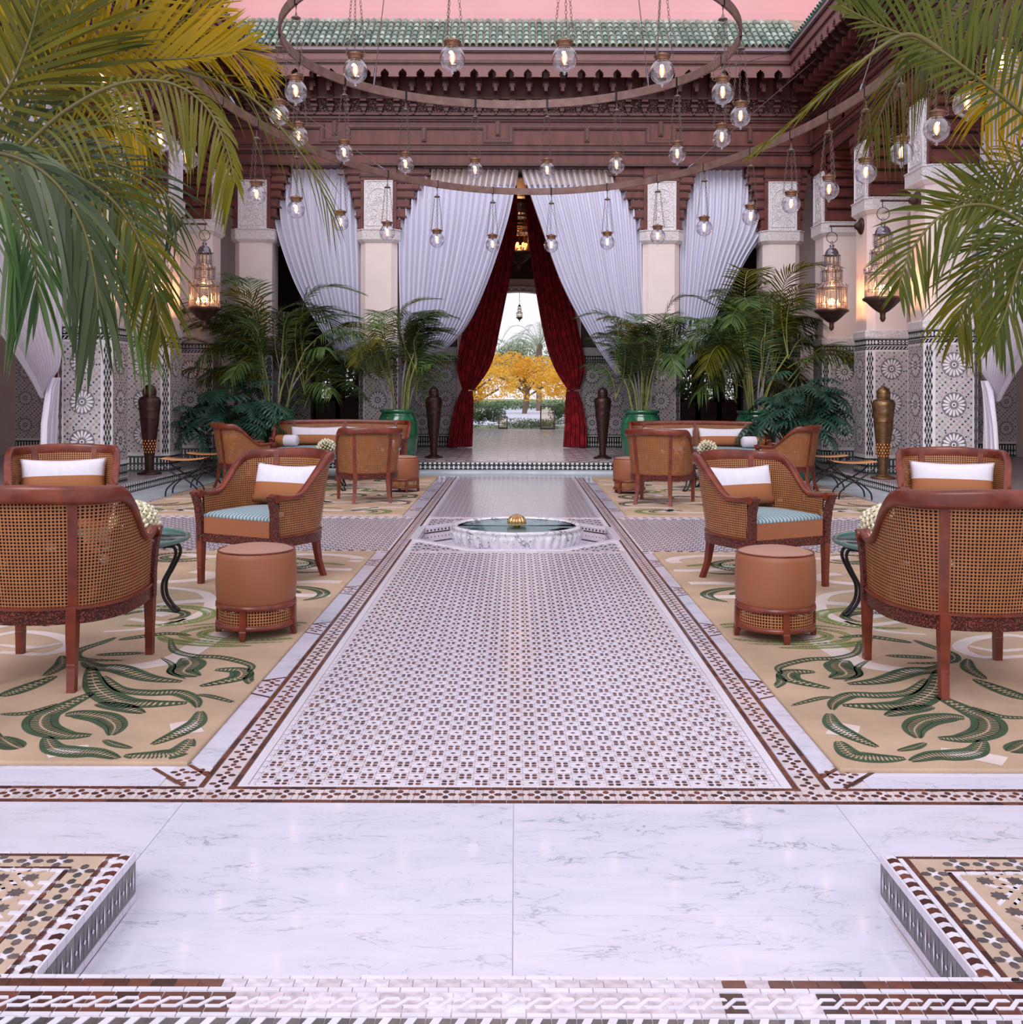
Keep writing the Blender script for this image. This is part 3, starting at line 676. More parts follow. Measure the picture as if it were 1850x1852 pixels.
leafp = lambda t: .25+.9*sin(pi*min(1, t*1.02))**.8
LV = [([(625, 160), (560, 185), (430, 230), (410, 265), (480, 282), (660, 285)], .05), ([(455, 290), (520, 320), (640, 330), (800, 380), (980, 400)], .10),
 ([(490, 320), (520, 430), (640, 505), (800, 520), (1010, 515)], .11), ([(560, 370), (650, 440), (800, 460), (960, 460), (1050, 500), (1065, 540)], .07),
 ([(1080, 560), (1060, 620), (960, 680), (820, 740)], .07), ([(1030, 710), (960, 780), (820, 800), (670, 800)], .085), ([(250, 700), (290, 760), (400, 780), (520, 785), (640, 815)], .09),
 ([(500, 460), (330, 540), (230, 590), (230, 650), (350, 690), (490, 690)], .11), ([(350, 580), (430, 575), (560, 595), (620, 640), (600, 690)], .10), ([(520, 520), (640, 535), (775, 570)], .08),
 ([(920, 170), (940, 230), (1040, 260), (1200, 270), (1350, 310), (1340, 350)], .05), ([(1160, 335), (1290, 340), (1280, 380), (1080, 425)], .09), ([(1000, 270), (1030, 300), (990, 345), (1070, 370)], .13),
 ([(1360, 350), (1340, 390), (1390, 430)], .04), ([(780, 245), (640, 250), (520, 255)], .05), ([(640, 175), (720, 162), (900, 140), (1030, 150)], .055), ([(240, 370), (330, 310), (335, 260)], .06), ([(0, 480), (120, 440), (300, 370)], .08),
 ([(0, 575), (150, 570), (310, 520)], .035), ([(0, 700), (60, 740), (110, 760)], .08), ([(870, 270), (930, 310), (920, 350), (1000, 385)], .03), ([(1060, 470), (1140, 480), (1290, 520)], .03), ([(560, 715), (620, 740), (710, 760)], .035),
 ([(-500, 560), (-350, 480), (-150, 470), (0, 480)], .08), ([(-600, 700), (-350, 640), (-150, 660), (0, 700)], .09), ([(-900, 520), (-700, 400), (-450, 380)], .1)]
LW = [([(-300, 860), (0, 835), (250, 790), (480, 755)], .10), ([(920, 655), (1150, 620), (1220, 540), (1330, 465), (1420, 440)], .20), ([(570, 330), (800, 310), (960, 270), (1080, 200), (1180, 150), (1250, 110)], .13),
 ([(-100, 170), (100, 130), (300, 150), (380, 200), (250, 250), (0, 240)], .07), ([(0, 200), (180, 215), (330, 190)], .05), ([(700, 60), (950, 80), (1130, 0), (1100, -80), (900, -110)], .08), ([(560, 130), (800, 110), (1000, 60)], .05),
 ([(-700, 200), (-400, 120), (-100, 170)], .09)]
def loop(c, rx, ry, a0, a1, n=9): return [(c[0]+rx*cos(a0+(a1-a0)*i/n), c[1]+ry*sin(a0+(a1-a0)*i/n)) for i in range(n+1)]
def rug(name, mir, y0, y1, xa, xb, far, label):
    mb = MB(); X0, X1 = sorted((mir*xa, mir*xb)); zt = .014
    ring = lambda i, z: [(X0+i, y0+i, z), (X1-i, y0+i, z), (X1-i, y1-i, z), (X0+i, y1-i, z)]
    mb.loft([ring(0, .001), ring(0, .009), ring(.004, .013), ring(.01, zt)], smooth=False)
    ro = mb.obj(name, 'rug'); tag(ro, label, 'rug', 'patterned garden rugs')
    g, l, wv, sf = MB(), MB(), MB(), MB()
    Z = zt
    if not far:
        for c, wd in LV: strip(g, [gp(*p) for p in c], wd, 0, Z+.0018, 7, leafp, True, -mir)
        for c, wd in LW: strip(wv, [gp(*p) for p in c], wd, 0, Z+.0008, 6, lambda t: .6+.4*sin(t*pi), False, -mir)
        oc = (-1.33, 5.2)
        for r_, a0, a1, wd in ((.33, 0, 5.2, .035), (.24, 1, 6, .05), (.42, .5, 2.6, .03), (.42, 3.3, 4.8, .07)): strip(l, [p for p in loop(oc, r_*1.15, r_*.62, a0, a1)], wd, 0, Z+.0015, 5, leafp, True, -mir)
        seeds = [(-2.0, 5.6), (-1.5, 6.2), (-1.8, 7.3), (-2.6, 6.6), (-3.2, 5.2), (-3.5, 6.9), (-1.45, 7.1), (-2.5, 7.6), (-3.3, 7.7), (-2.9, 4.4)]
    else:
        seeds = [(-1.55+-.62*i+random.uniform(-.1, .1), y0+.35+.75*j+random.uniform(-.1, .1)) for i in range(5) for j in range(6)]
    rnd = random.Random(5)
    for q, (sx, sy) in enumerate(seeds):
        rr = rnd.uniform(.22, .36); a0 = rnd.uniform(0, 6)
        strip(l if q % 3 == 0 else g, loop((sx, sy), rr, rr*.8, a0, a0+rnd.uniform(2.5, 4.5)), .075, 0, Z+.0015, 4, leafp, True, -mir)
        strip(g, loop((sx, sy), rr*.55, rr*.45, a0+1, a0+rnd.uniform(3, 5)), .06, 0, Z+.0016, 4, leafp, True, -mir)
        strip(wv, loop((sx+.25, sy+.2), rr*1.1, rr*.7, a0+2, a0+6), .10, 0, Z+.0007, 4, None, False, -mir)
    for m_, nm, mt in ((g, 'green_scrolls', 'rugg'), (l, 'pale_scrolls', 'rugl'), (wv, 'cream_swirls', 'rugw')):
        if not m_.v: continue
        # keep pieces on the pile
        keepf = [i for i, f in enumerate(m_.f) if all(X0+.02 < m_.v[k][0] < X1-.02 and y0+.02 < m_.v[k][1] < y1-.02 for k in f)]
        m2 = MB(); 
        for i in keepf: m2.add([m_.v[k] for k in m_.f[i]], [tuple(range(len(m_.f[i])))], 0)
        m2.obj(nm, mt, ro, kind='stuff')
rug('rug', -1, 3.385, 7.93, 1.095, 4.12, False, 'beige rug with green scrolls under the left front seating group')
rug('rug', 1, 3.345, 7.93, 1.075, 4.12, False, 'beige rug with green scrolls under the right front seating group')
rug('rug', -1, 10.3, 15.1, 1.15, 4.12, True, 'scrolled beige rug under the left sofa, beyond the fountain')
rug('rug', 1, 10.3, 15.1, 1.13, 4.12, True, 'scrolled beige rug under the right sofa, beyond the fountain')
# ---------- fountain
ft = root('fountain', 'round fluted white marble fountain basin with a brass rosette spout', 'fountain', (.012, 9.07, -.16))
nf = 44
mb = MB(); flu = lambda t, z: .034*abs(sin(pi*t*nf))-.018 if .02 < z < .205 else 0
mb.lathe([(.40, 0), (.50, .015), (.545, .06), (.572, .12), (.585, .165), (.588, .19), (.578, .207), (.583, .215), (.588, .228), (.58, .24), (.555, .243), (.535, .236), (.52, .2), (.45, .15), (.2, .135), (.0, .13)], nf*6, m=0, flute=flu)
mb.obj('basin', 'marble2', ft)
mb = MB(); mb.lathe([(.0, .136), (.2, .14), (.448, .156), (.512, .2)], 64); mb.obj('basin_lining', 'basin', ft)
mb = MB(); mb.lathe([(.532, .226), (.0, .226)], 64); mb.obj('water', 'water', ft)
mb = MB(); mb.lathe([(.03, .12), (.03, .232), (.070, .236), (.080, .25), (.078, .275), (.064, .302), (.034, .322), (.008, .332), (.0, .334)], 140, flute=lambda t, z: .16*abs(sin(pi*t*14))-.06 if z > .234 else 0); mb.obj('spout', 'gold', ft)
# ================================================================== ARCADE
PWD, PC = .33, .093
def octring(h, c, z): return [(-h+c, -h, z), (h-c, -h, z), (h, -h+c, z), (h, h-c, z), (h-c, h, z), (-h+c, h, z), (-h, h-c, z), (-h, -h+c, z)]
def rosette(mb, put_, u, z, r):
    """sixteen-petal zellij rosette; put_(poly, depth, m) places flat pieces on the wall"""
    put_([(u+r*1.02*cos(k*pi/16), z+r*1.02*sin(k*pi/16)) for k in range(32)], .0015, 5)
    for k in range(16):
        a = k*pi/8; f = lambda rr, w_: (u+rr*cos(a)-w_*sin(a), z+rr*sin(a)+w_*cos(a))
        put_([f(r*.30, 0), f(r*.48, -r*.075), f(r*.80, -r*.10), f(r*.97, 0), f(r*.80, r*.10), f(r*.48, r*.075)], .003, 1)
        a += pi/16; put_([f(r*1.07, 0), f(r*1.16, -r*.075), f(r*1.27, 0), f(r*1.16, r*.075)], .003, 2 if k % 2 else 3)
    put_([(u+rr*cos(t), z+rr*sin(t)) for t, rr in [(k*pi/8, r*.24 if k % 2 == 0 else r*.16) for k in range(16)]], .004, 1)
    put_([(u+rr*cos(t), z+rr*sin(t)) for t, rr in [(k*pi/4, r*.12 if k % 2 == 0 else r*.07) for k in range(8)]], .005, 2)
def dado_panel(mb, put_, wd, z0, z1, seed=0, rs=.42):
    put_([(-wd/2, z0), (wd/2, z0), (wd/2, z1), (-wd/2, z1)], .0, 0)
    rnd = random.Random(seed); nx = max(1, round(wd/.46)); cw = wd/nx; nz = max(1, round((z1-z0)/.45)); ch = (z1-z0)/nz; r = min(cw, ch)*.335
    cs = [(-wd/2+(i+.5)*cw, z0+(j+.5)*ch) for i in range(nx) for j in range(nz)]
    for c in cs: rosette(mb, put_, c[0], c[1], r)
    s = .0365; k = 0
    ni = int(wd/s); nj = int((z1-z0)/s)
    for i in range(ni+1):
        for j in range(nj+1):
            u = -wd/2+(i+.5)*wd/(ni+1); z = z0+(j+.5)*(z1-z0)/(nj+1)
            if min(hypot(u-c[0], z-c[1]) for c in cs) < r*1.32: continue
            k += 1; big = (i+j) % 2 == 0
            rr = .0135 if big else .0085
            put_([(u+rr*(1 if q % 2 == 0 else .72)*cos(q*pi/4), z+rr*(1 if q % 2 == 0 else .72)*sin(q*pi/4)) for q in range(8)], .003, (2 if (i % 4 < 2) == (j % 4 < 2) else 3) if big else 1)
def bands(mb, put_, wd, zb0, zb1, zt0, zt1):
    """checker base band and the crowning bands of bars and braid"""
    def rc(u0, u1, z0, z1, d, m): put_([(u0, z0), (u1, z0), (u1, z1), (u0, z1)], d, m)
    rc(-wd/2, wd/2, zb0, zb1, 0, 2); rc(-wd/2, wd/2, zb1-.02, zb1, .002, 1); rc(-wd/2, wd/2, zb0, zb0+.015, .002, 4)
    n = max(2, round(wd/.05)); st = wd/n
    for i in range(n):
        u = -wd/2+(i+.5)*st; rc(u-st*.2, u+st*.2, zb0+.03, zb0+.10, .003, 1); rc(u-st*.42, u+st*.42, zb0+.058, zb0+.07, .003, 1); rc(u-st*.2, u+st*.2, zb0+.125, zb1-.045, .003, 1)
    rc(-wd/2, wd/2, zt0, zt1, 0, 2); rc(-wd/2, wd/2, zt1-.014, zt1, .003, 4); rc(-wd/2, wd/2, zt0+.055, zt0+.063, .003, 1); rc(-wd/2, wd/2, zt0, zt0+.006, .003, 1)
    for i in range(n):
        u = -wd/2+(i+.5)*st
        rc(u-st*.27, u+st*.27, zt0+.085, zt0+.135, .003, 1); rc(u-st*.4, u+st*.4, zt0+.10, zt0+.112, .003, 1)
        put_([(u-st*.45, zt0+.012), (u-st*.15, zt0+.012), (u+st*.45, zt0+.048), (u+st*.15, zt0+.048)], .003, 1)
        put_([(u-st*.1, zt0+.068), (u, zt0+.076), (u+st*.1, zt0+.068), (u, zt0+.064)], .003, 4)
ZM = ['zground', 'zcream', 'zblack', 'ztan', 'zgreen', 'zmid']
def pillar_mesh():
    mb = MB(); mb.loft([octring(PWD-.004, PC, 0), octring(PWD-.004, PC, 1.88)], smooth=False)
    for k in range(4):
        T = Matrix.Rotation(k*pi/2, 4, 'Z')
        def put_(poly, d, m, T=T): mb.T = T; mb.add([(u, -(PWD+d-.0035), z) for u, z in poly], [tuple(range(len(poly)))], m); mb.T = None
        dado_panel(mb, put_, 2*(PWD-PC)-.03, .27, 1.70, k); bands(mb, put_, 2*(PWD-PC), .0, .24, 1.72, 1.88)
        put_([(-.237, .24), (.237, .24), (.237, .268), (-.237, .268)], 0, 1); put_([(-.237, 1.702), (.237, 1.702), (.237, 1.72), (-.237, 1.72)], 0, 1)
        for e in (-1, 1): put_([(e*.237, .24), (e*.222, .24), (e*.222, 1.72), (e*.237, 1.72)][::-e], .002, 1)
        T2 = T @ Matrix.Rotation(pi/4, 4, 'Z'); dd = (PWD*2-PC)/math.sqrt(2); cw = PC*math.sqrt(2)
        def put2(poly, d, m): mb.T = T2; mb.add([(u, -(dd+d-.0035), z) for u, z in poly], [tuple(range(len(poly)))], m); mb.T = None
        put2([(-cw/2, .24), (cw/2, .24), (cw/2, 1.72), (-cw/2, 1.72)], 0, 1)
        bands(mb, put2, cw, .0, .24, 1.72, 1.88)
        for i in range(22):
            for j in range(3 if i % 2 == 0 else 2):
                u = (j-1)*.036 if i % 2 == 0 else (j-.5)*.036; z = .29+i*.0655
                put2([(u, z-.05), (u+.0145, z), (u, z+.05), (u-.0145, z)], .003, 2)
    return mb
def upper_mesh(par, oL, oR):
    mb = MB()
    mb.box(-.30, .30, -.30, .33, 3.84, 4.9, 0)
    for e, o in ((-1, oL), (1, oR)):
        for (z0, z1, fr) in ((3.84, 4.03, .06), (4.03, 4.2, .22), (4.2, 4.36, .36), (4.36, 4.5, .52), (4.5, 4.62, .68), (4.62, 4.75, .85), (4.75, 4.9, 1.0)):
            x = .30+.03+o*fr
            mb.box(*sorted((e*.26, e*x)), -.27, .31, z0+.012, z1-.012, 0); mb.box(*sorted((e*.26, e*(x-.02))), -.25, .29, z0-.0, z1, 1)
            mb.box(*sorted((e*.26, e*(x-.012))), -.285, -.20, z0+.03, z1-.03, 0)
            mb.tube([(e*(x+.004), -.272, z0+.03), (e*(x+.004), .31, z0+.03)], .022, 6, 0)
    uo = mb.obj('corbel_stack', ['wood', 'woodd'], par)
    m2 = MB(); m2.box(-.24, .24, -.335, -.29, 3.84, 4.66, 0); m2.obj('carved_panel', 'carve', par)
    m2 = MB(); pts = [(-.19, -.34, 3.90), (-.19, -.34, 4.28)]+[(-.19*cos(t*pi/10), -.34, 4.28+.25*sin(t*pi/10)) for t in range(1, 10)]+[(.19, -.34, 4.28), (.19, -.34, 3.90), (-.19, -.34, 3.90)]
    m2.tube(pts, .008, 5); m2.tube([(-.225, -.337, 3.86), (-.225, -.337, 4.64), (.225, -.337, 4.64), (.225, -.337, 3.86)], .009, 4)
    for k in range(8):
        a = k*pi/4; m2.tube([(.0, -.338, 4.32), (.05*cos(a), -.344, 4.32+.05*sin(a))], .008, 4)
    m2.tube([(.07*cos(t*pi/8), -.338, 4.32+.07*sin(t*pi/8)) for t in range(17)], .006, 4)
    for e in (-1, 1):
        m2.tube([(e*.06*cos(t)+e*.07, -.338, 4.12+.06*sin(t)) for t in [k*.5 for k in range(12)]], .006, 4); m2.tube([(e*.05*cos(t)+e*.1, -.338, 3.98+.045*sin(t)) for t in [k*.5 for k in range(10)]], .006, 4)
    m2.obj('arch_relief', 'white', par)
    m3 = MB()
    m3.box(-.30, .30, -.315, -.25, 4.66, 4.72, 0); m3.box(-.32, .32, -.33, -.25, 4.72, 4.76, 1); m3.box(-.30, .30, -.32, -.25, 4.76, 4.9, 0)
    m3.obj('moulding', ['wood', 'woodd'], par)
PD = {}
def pillar(x, y, rz, oL, oR, label):
    r_ = root('pillar', label, 'pillar', (x, y, GH), rz, 'tiled pillars of the arcade', 'structure')
    if not PD:
        PD['dado'] = pillar_mesh().obj('tiled_dado', ZM, r_)
        m = MB(); m.loft([octring(PWD+.004, PC, 1.88), octring(PWD+.012, PC, 1.9), octring(PWD+.012, PC, 1.985), octring(PWD, PC, 2.0)], smooth=False); PD['band'] = m.obj('carved_band', 'carve2', r_)
        m = MB(); m.loft([octring(PWD-.02, PC, 1.99), octring(PWD-.02, PC, 3.66)], smooth=False); PD['shaft'] = m.obj('plaster_shaft', 'plaster', r_)
        m = MB(); m.loft([octring(PWD-.01, PC, 3.62), octring(PWD+.035, PC, 3.67), octring(PWD+.035, PC, 3.675)], smooth=False); PD['neck'] = m.obj('neck_moulding', 'white', r_)
        m = MB(); m.loft([octring(PWD+.035, PC, 3.675), octring(PWD+.035, PC, 3.82), octring(PWD+.045, PC, 3.825), octring(PWD+.045, PC, 3.84)], smooth=False); PD['cap'] = m.obj('carved_capital', 'carve2', r_)
    else:
        for o in PD.values(): inst(o, r_)
    upper_mesh(r_, oL, oR)
for s, nm in ((-1, 'left'), (1, 'right')):
    xx = -5.15 if s < 0 else 5.2
    for y, lb in ((12.34, 'nearest tiled pillar of the %s arcade, beside the big white curtain'), (14.34, 'second tiled pillar of the %s arcade, behind the tall bronze urn'), (16.34, 'third pillar of the %s arcade, in the corner behind the plants')):
        pillar(xx, y, -s*pi/2, .30, .30, lb % nm)
pillar(-4.42, 17.24, 0, .1, .26, 'tiled back pillar at the left corner behind the tallest palm')
pillar(-2.31, 17.24, 0, .24, .52, 'slim back pillar left of the entrance, between two grey curtains')
pillar(2.43, 17.24, 0, .52, .24, 'slim back pillar right of the entrance, between two grey curtains')
pillar(4.45, 17.24, 0, .26, .1, 'tiled back pillar at the right corner behind the palm')
# ------------------------------------------------------------------ entablature
WB = {}
def wallroot(name): 
    mb = MB(); WB[name] = None; return mb
def mkT(side):
    if side == 'back': return lambda u, d, z: (u, 16.9-d, z)
    if side == 'left': return lambda u, d, z: (-4.88+d, u, z)
    return lambda u, d, z: (4.93-d, u, z)
def ubox(mb, T, u0, u1, d0, d1, z0, z1, m=0):
    v = [T(u, d, z) for z in (z0, z1) for d in (d0, d1) for u in (u0, u1)]
    mb.add(v, [(0, 2, 3, 1), (4, 5, 7, 6), (0, 1, 5, 4), (2, 6, 7, 3), (0, 4, 6, 2), (1, 3, 7, 5)], m)
brk = None; rtile = None; tooth = None
for side, ua, ub in (('back', -4.9, 4.95), ('left', 8.2, 16.95), ('right', 8.2, 16.95)):
    T = mkT(side)
    mb = MB(); ubox(mb, T, ua, ub, -.45, 0, 5.05, 6.95, 0)
    wall = mb.obj('wall_'+side, ['wood'], kind='structure')
    # mouldings
    mb = MB()
    for z0, z1, d, m in ((5.05, 5.09, .03, 1), (5.25, 5.29, .03, 1), (5.29, 5.33, .055, 0), (5.33, 5.37, .035, 1), (5.40, 5.42, .02, 0), (5.79, 5.82, .03, 0), (5.82, 5.86, .055, 1), (5.89, 5.92, .04, 0), (5.92, 5.94, .025, 1), (6.16, 6.19, .05, 0)):
        ubox(mb, T, ua, ub, -.01, d, z0, z1, m)
    mb.obj('moulding', ['wood', 'woodd'], wall)
    # T-shaped strapwork frames on the panel
    mb = MB(); per = 2.72; u = ua-.3
    def ln(u0, z0, u1, z1):
        j_ = random.uniform(0, .004)
        for k, dd in ((0, .025+j_), (.022, .036+j_)):
            ubox(mb, T, min(u0, u1)-.04+k, max(u0, u1)+.04-k, 0, dd, min(z0, z1)-.04+k, max(z0, z1)+.04-k, 0 if k == 0 else 1)
    while u < ub:
        ln(max(ua, u), 5.70, u+1.95, 5.70); ln(u+.93, 5.70, u+.93, 5.50); ln(u+1.95, 5.70, u+1.95, 5.46); ln(u+1.95, 5.46, u+2.38, 5.46); ln(u+2.38, 5.46, u+2.38, 5.70); ln(u+2.38, 5.70, u+2.72, 5.70); ln(u+2.16, 5.78, u+2.16, 5.60)
        u += per
    mb.obj('strapwork', ['woodd', 'wood'], wall)
    mb = MB(); ubox(mb, T, ua, ub, -.01, .02, 5.94, 6.16, 0); mb.obj('carved_frieze', 'woodc', wall)
    # eave : boards, fascia
    eb = MB(); e = .5
    ubox(eb, T, ua, ub, 0, e, 6.60, 6.63, 2); ubox(eb, T, ua, ub, e-.03, e+.01, 6.57, 6.60, 1); ubox(eb, T, ua, ub, e-.03, e+.03, 6.60, 6.63, 0); ubox(eb, T, ua, ub, e-.03, e+.012, 6.63, 6.655, 1)
    ubox(eb, T, ua, ub, 0, e, 6.655, 6.775, 2); ubox(eb, T, ua, ub, 0, e+.03, 6.775, 6.80, 1)
    eb.obj('eave_board', ['wood', 'woodd', 'woodl'], wall)
    mb = MB(); ubox(mb, T, ua, ub, -.2, e+.045, 6.80, 6.85, 0); mb.obj('fascia', 'fascia', wall)
    # scalloped valance, one lobed board after another
    per = .29; k = int((ub-ua)/per)
    Pt = [(0, 6.57), (0, 6.385), (.085, 6.385), (.085, 6.405), (.07, 6.42), (.088, 6.435), (.075, 6.455), (.10, 6.465), (.10, 6.485), (.12, 6.487), (.13, 6.505), (.145, 6.515), (.16, 6.505), (.17, 6.487), (.19, 6.485), (.19, 6.465), (.215, 6.455), (.202, 6.435), (.22, 6.42), (.205, 6.405), (.205, 6.385), (.29, 6.385), (.29, 6.57)]
    for i in range(k):
        if side == 'back' and i == 0 or tooth is None or side != 'back':
            mb = MB(); n_ = len(Pt); u0 = 0
            v = [T(u0+a, e+.004, z) for a, z in Pt]+[T(u0+a, e-.026, z) for a, z in Pt]
            if side == 'back' and i == 0 or side != 'back' and i == 0:
                mb.add(v, [tuple(range(n_)), tuple(range(2*n_-1, n_-1, -1))]+[(j, (j+1) % n_, n_+(j+1) % n_, n_+j) for j in range(n_)]); tooth = mb.obj('valance_board', 'woodl', wall); tooth.location = (ua, 0, 0) if side == 'back' else (0, ua, 0); continue
        inst(tooth, wall, (ua+i*per, 0, 0) if side == 'back' else (0, ua+i*per, 0))
    # brackets
    pr = [(0, 5.99), (.07, 5.99), (.075, 6.07), (.055, 6.12), (.075, 6.2), (.13, 6.27), (.2, 6.31), (.24, 6.39), (.33, 6.42), (.37, 6.5), (.45, 6.53), (.46, 6.6), (0, 6.6)]
    k = int((ub-ua-.1)/.275)
    for i in range(k):
        if i == 0:
            mb = MB(); n_ = len(pr); hw = .045
            v = [T(-hw, d, z) for d, z in pr]+[T(hw, d, z) for d, z in pr]
            mb.add(v, [tuple(range(n_)), tuple(range(2*n_-1, n_-1, -1))]+[(j, (j+1) % n_, n_+(j+1) % n_, n_+j) for j in range(n_)])
            ubox(mb, T, -.06, .06, 0, .095, 6.02, 6.05, 1); ubox(mb, T, -.035, .035, 0, .075, 5.95, 5.99, 1); ubox(mb, T, -.02, .02, .0, .06, 5.90, 5.95, 0); ubox(mb, T, -.05, .05, .05, .13, 6.10, 6.13, 1)
            ubox(mb, T, -.052, .052, .2, .25, 6.30, 6.36, 1); ubox(mb, T, -.028, .028, .05, .3, 6.22, 6.34, 1)
            brk = mb.obj('bracket', ['woodd', 'wood'], wall); brk.location = (ua+.15, 0, 0) if side == 'back' else (0, ua+.15, 0); continue
        u = ua+.15+i*.275; inst(brk, wall, (u, 0, 0) if side == 'back' else (0, u, 0))
    # tiled roof
    nc = int((ub-ua+.0)/.108); nr = 6; sl = math.atan2(.72, .86); Ln = .215
    if side == 'back':
        mb = MB(); v = []; rings = []
        for q, (yy, rr) in enumerate(((0, .046), (Ln, .037))):
            rings.append([(rr*cos(pi-a*pi/6), yy, rr*sin(a*pi/6)+(0 if q == 0 else -.012)) for a in range(7)])
        mb.loft(rings, closed=False, cap=False)
        mb.loft([[(p[0]*.8, p[1], p[2]*.8) for p in rings[0]], rings[0]], closed=False, cap=False, smooth=False)
        sb = MB(); nplaced = 0; rt = None; rw = Matrix.Rotation(sl, 4, 'X')
        for j in range(nr):
            for i in range(nc):
                u = ua+.3+i*.108
                if u > ub-.35: continue
                lc = (u+random.uniform(-.003, .003), 16.9-.56+j*.187*cos(sl), 6.875+j*.187*sin(sl))
                if j < 6 and nplaced < 300:
                    if rt is None: rt = mb.obj('roof_tile', 'rtile', wall, lc); rt.rotation_euler = (sl, 0, 0)
                    else: inst(rt, wall, lc, (sl, random.uniform(-.03, .03), 0))
                    nplaced += 1
                else:
                    sb.T = Matrix.Translation(lc) @ rw; sb.add(mb.v, mb.f, 0, True); sb.T = None
        sb.obj('roof_tiles_upper', 'rtile', wall, kind='stuff')
        bb = MB(); y0, z0 = 16.9-.545, 6.855
        bb.add([(ua, y0, z0), (ub, y0, z0), (ub, y0+.9*1.1, z0+.753*1.1), (ua, y0+.9*1.1, z0+.753*1.1)], [(0, 1, 2, 3)]); bb.obj('roof_bed', 'rtiled', wall)
    else:
        sb = MB(); sgn = 1 if side == 'left' else -1
        for j in range(2):
            for i in range(nc):
                u = ua+i*.108
                if u < 12.2 or u > 16.55: continue
                # tiles run down toward the court
                X, _, Z = T(0, e+.06-j*.187*cos(sl), 0); X = X; z = 6.875+j*.187*sin(sl)
                Tm = Matrix.Translation((X, u, z)) @ Matrix.Rotation(sgn*pi/2, 4, 'Z') @ Matrix.Rotation(sl, 4, 'X')
                sb.T = Tm
                rings = []
                for q, (yy, rr) in enumerate(((0, .046), (Ln, .037))): rings.append([(rr*cos(pi-a*pi/6), yy, rr*sin(a*pi/6)+(0 if q == 0 else -.012)) for a in range(7)])
                sb.loft(rings, closed=False, cap=False); sb.T = None
        sb.obj('roof_tiles', 'rtile', wall, kind='stuff')
        bb = MB(); v = [T(ua, e+.05, 6.855), T(ub, e+.05, 6.855), T(ub, e+.05-1.0, 6.855+.85), T(ua, e+.05-1.0, 6.855+.85)]
        bb.add(v, [(0, 1, 2, 3)]); bb.obj('roof_bed', 'rtiled', wall)
    # rendered wall above the roof
    mb = MB(); ubox(mb, T, ua-(.6 if side == 'back' else 0), ub+(.6 if side == 'back' else 0), -.8, -.42, 6.6, 8.7, 0); ubox(mb, T, ua-.5, ub+.5, -.44, -.405, 7.55, 7.80, 0)
    mb.obj('pink_render', 'pink', wall)
# wooden reveal over the centre opening
mb = MB(); mb.box(-1.55, 1.65, 16.93, 17.5, 5.02, 5.06); mb.box(-2.1, 2.2, 17.45, 17.55, 4.98, 5.4)
mb.obj('trim_1', 'woodd', kind='structure')
# gallery ceilings
mb = MB(); mb.box(-9.2, -4.9, 7.5, 31, 5.3, 5.4); mb.box(4.95, 9.2, 7.5, 31, 5.3, 5.4); mb.box(-4.9, 4.95, 17.3, 20.7, 5.3, 5.4); mb.box(-4.9, -2.1, 20.7, 31, 5.3, 5.4); mb.box(2.2, 4.95, 20.7, 31, 5.3, 5.4); mb.box(-2.2, 2.3, 20.9, 31, 6.9, 7.0); mb.box(-2.2, -2.1, 20.9, 31, 5.3, 7.0); mb.box(2.2, 2.3, 20.9, 31, 5.3, 7.0); mb.box(-2.1, 2.2, 30.9, 31.0, 5.3, 6.9)
for k in range(24): mb.box(-9.1, -4.95, 8+k*.9, 8.12+k*.9, 5.18, 5.3); mb.box(5.0, 9.1, 8+k*.9, 8.12+k*.9, 5.18, 5.3)
mb.obj('ceiling', 'woodd', kind='structure')
# outer side walls and cross walls of the galleries
for s, nm in ((-1, 'far_left'), (1, 'far_right')):
    mb = MB(); mb.box(*sorted((s*9.0, s*9.2)), 5, 31, GH, 5.3, 0)
    wl = mb.obj('wall_'+nm, ['plaster'], kind='structure')
    # cross wall facing the court front
    mb = MB(); c0, c1 = (7.62, 8.28)
    mb.box(*sorted((s*4.9, s*c0)), 18.2, 18.4, GH, 5.3, 0); mb.box(*sorted((s*c1, s*9.0)), 18.2, 18.4, GH, 5.3, 0); mb.box(*sorted((s*c0, s*c1)), 18.2, 18.4, 3.2, 5.3, 0)
    cw = mb.obj('wall_end_'+nm.split('_')[1], ['plaster'], kind='structure')
    mb = MB()
    for a, b in ((c1+.0, 9.0), (c0-.7, c0), (5.9, 6.7)):
        cx = s*(a+b)/2; wd = b-a
        def put_(poly, d, m): mb.add([(cx+u, 18.2-.003-d, z) for u, z in poly], [tuple(range(len(poly)))], m)
        dado_panel(mb, put_, wd, .42, 1.86, 3); bands(mb, put_, wd, .15, .40, 1.87, 2.03)
        put_([(-wd/2, 2.03), (wd/2, 2.03), (wd/2, 2.15), (-wd/2, 2.15)], .003, 1)
    mb.obj('tiled_dado', ZM, cw)
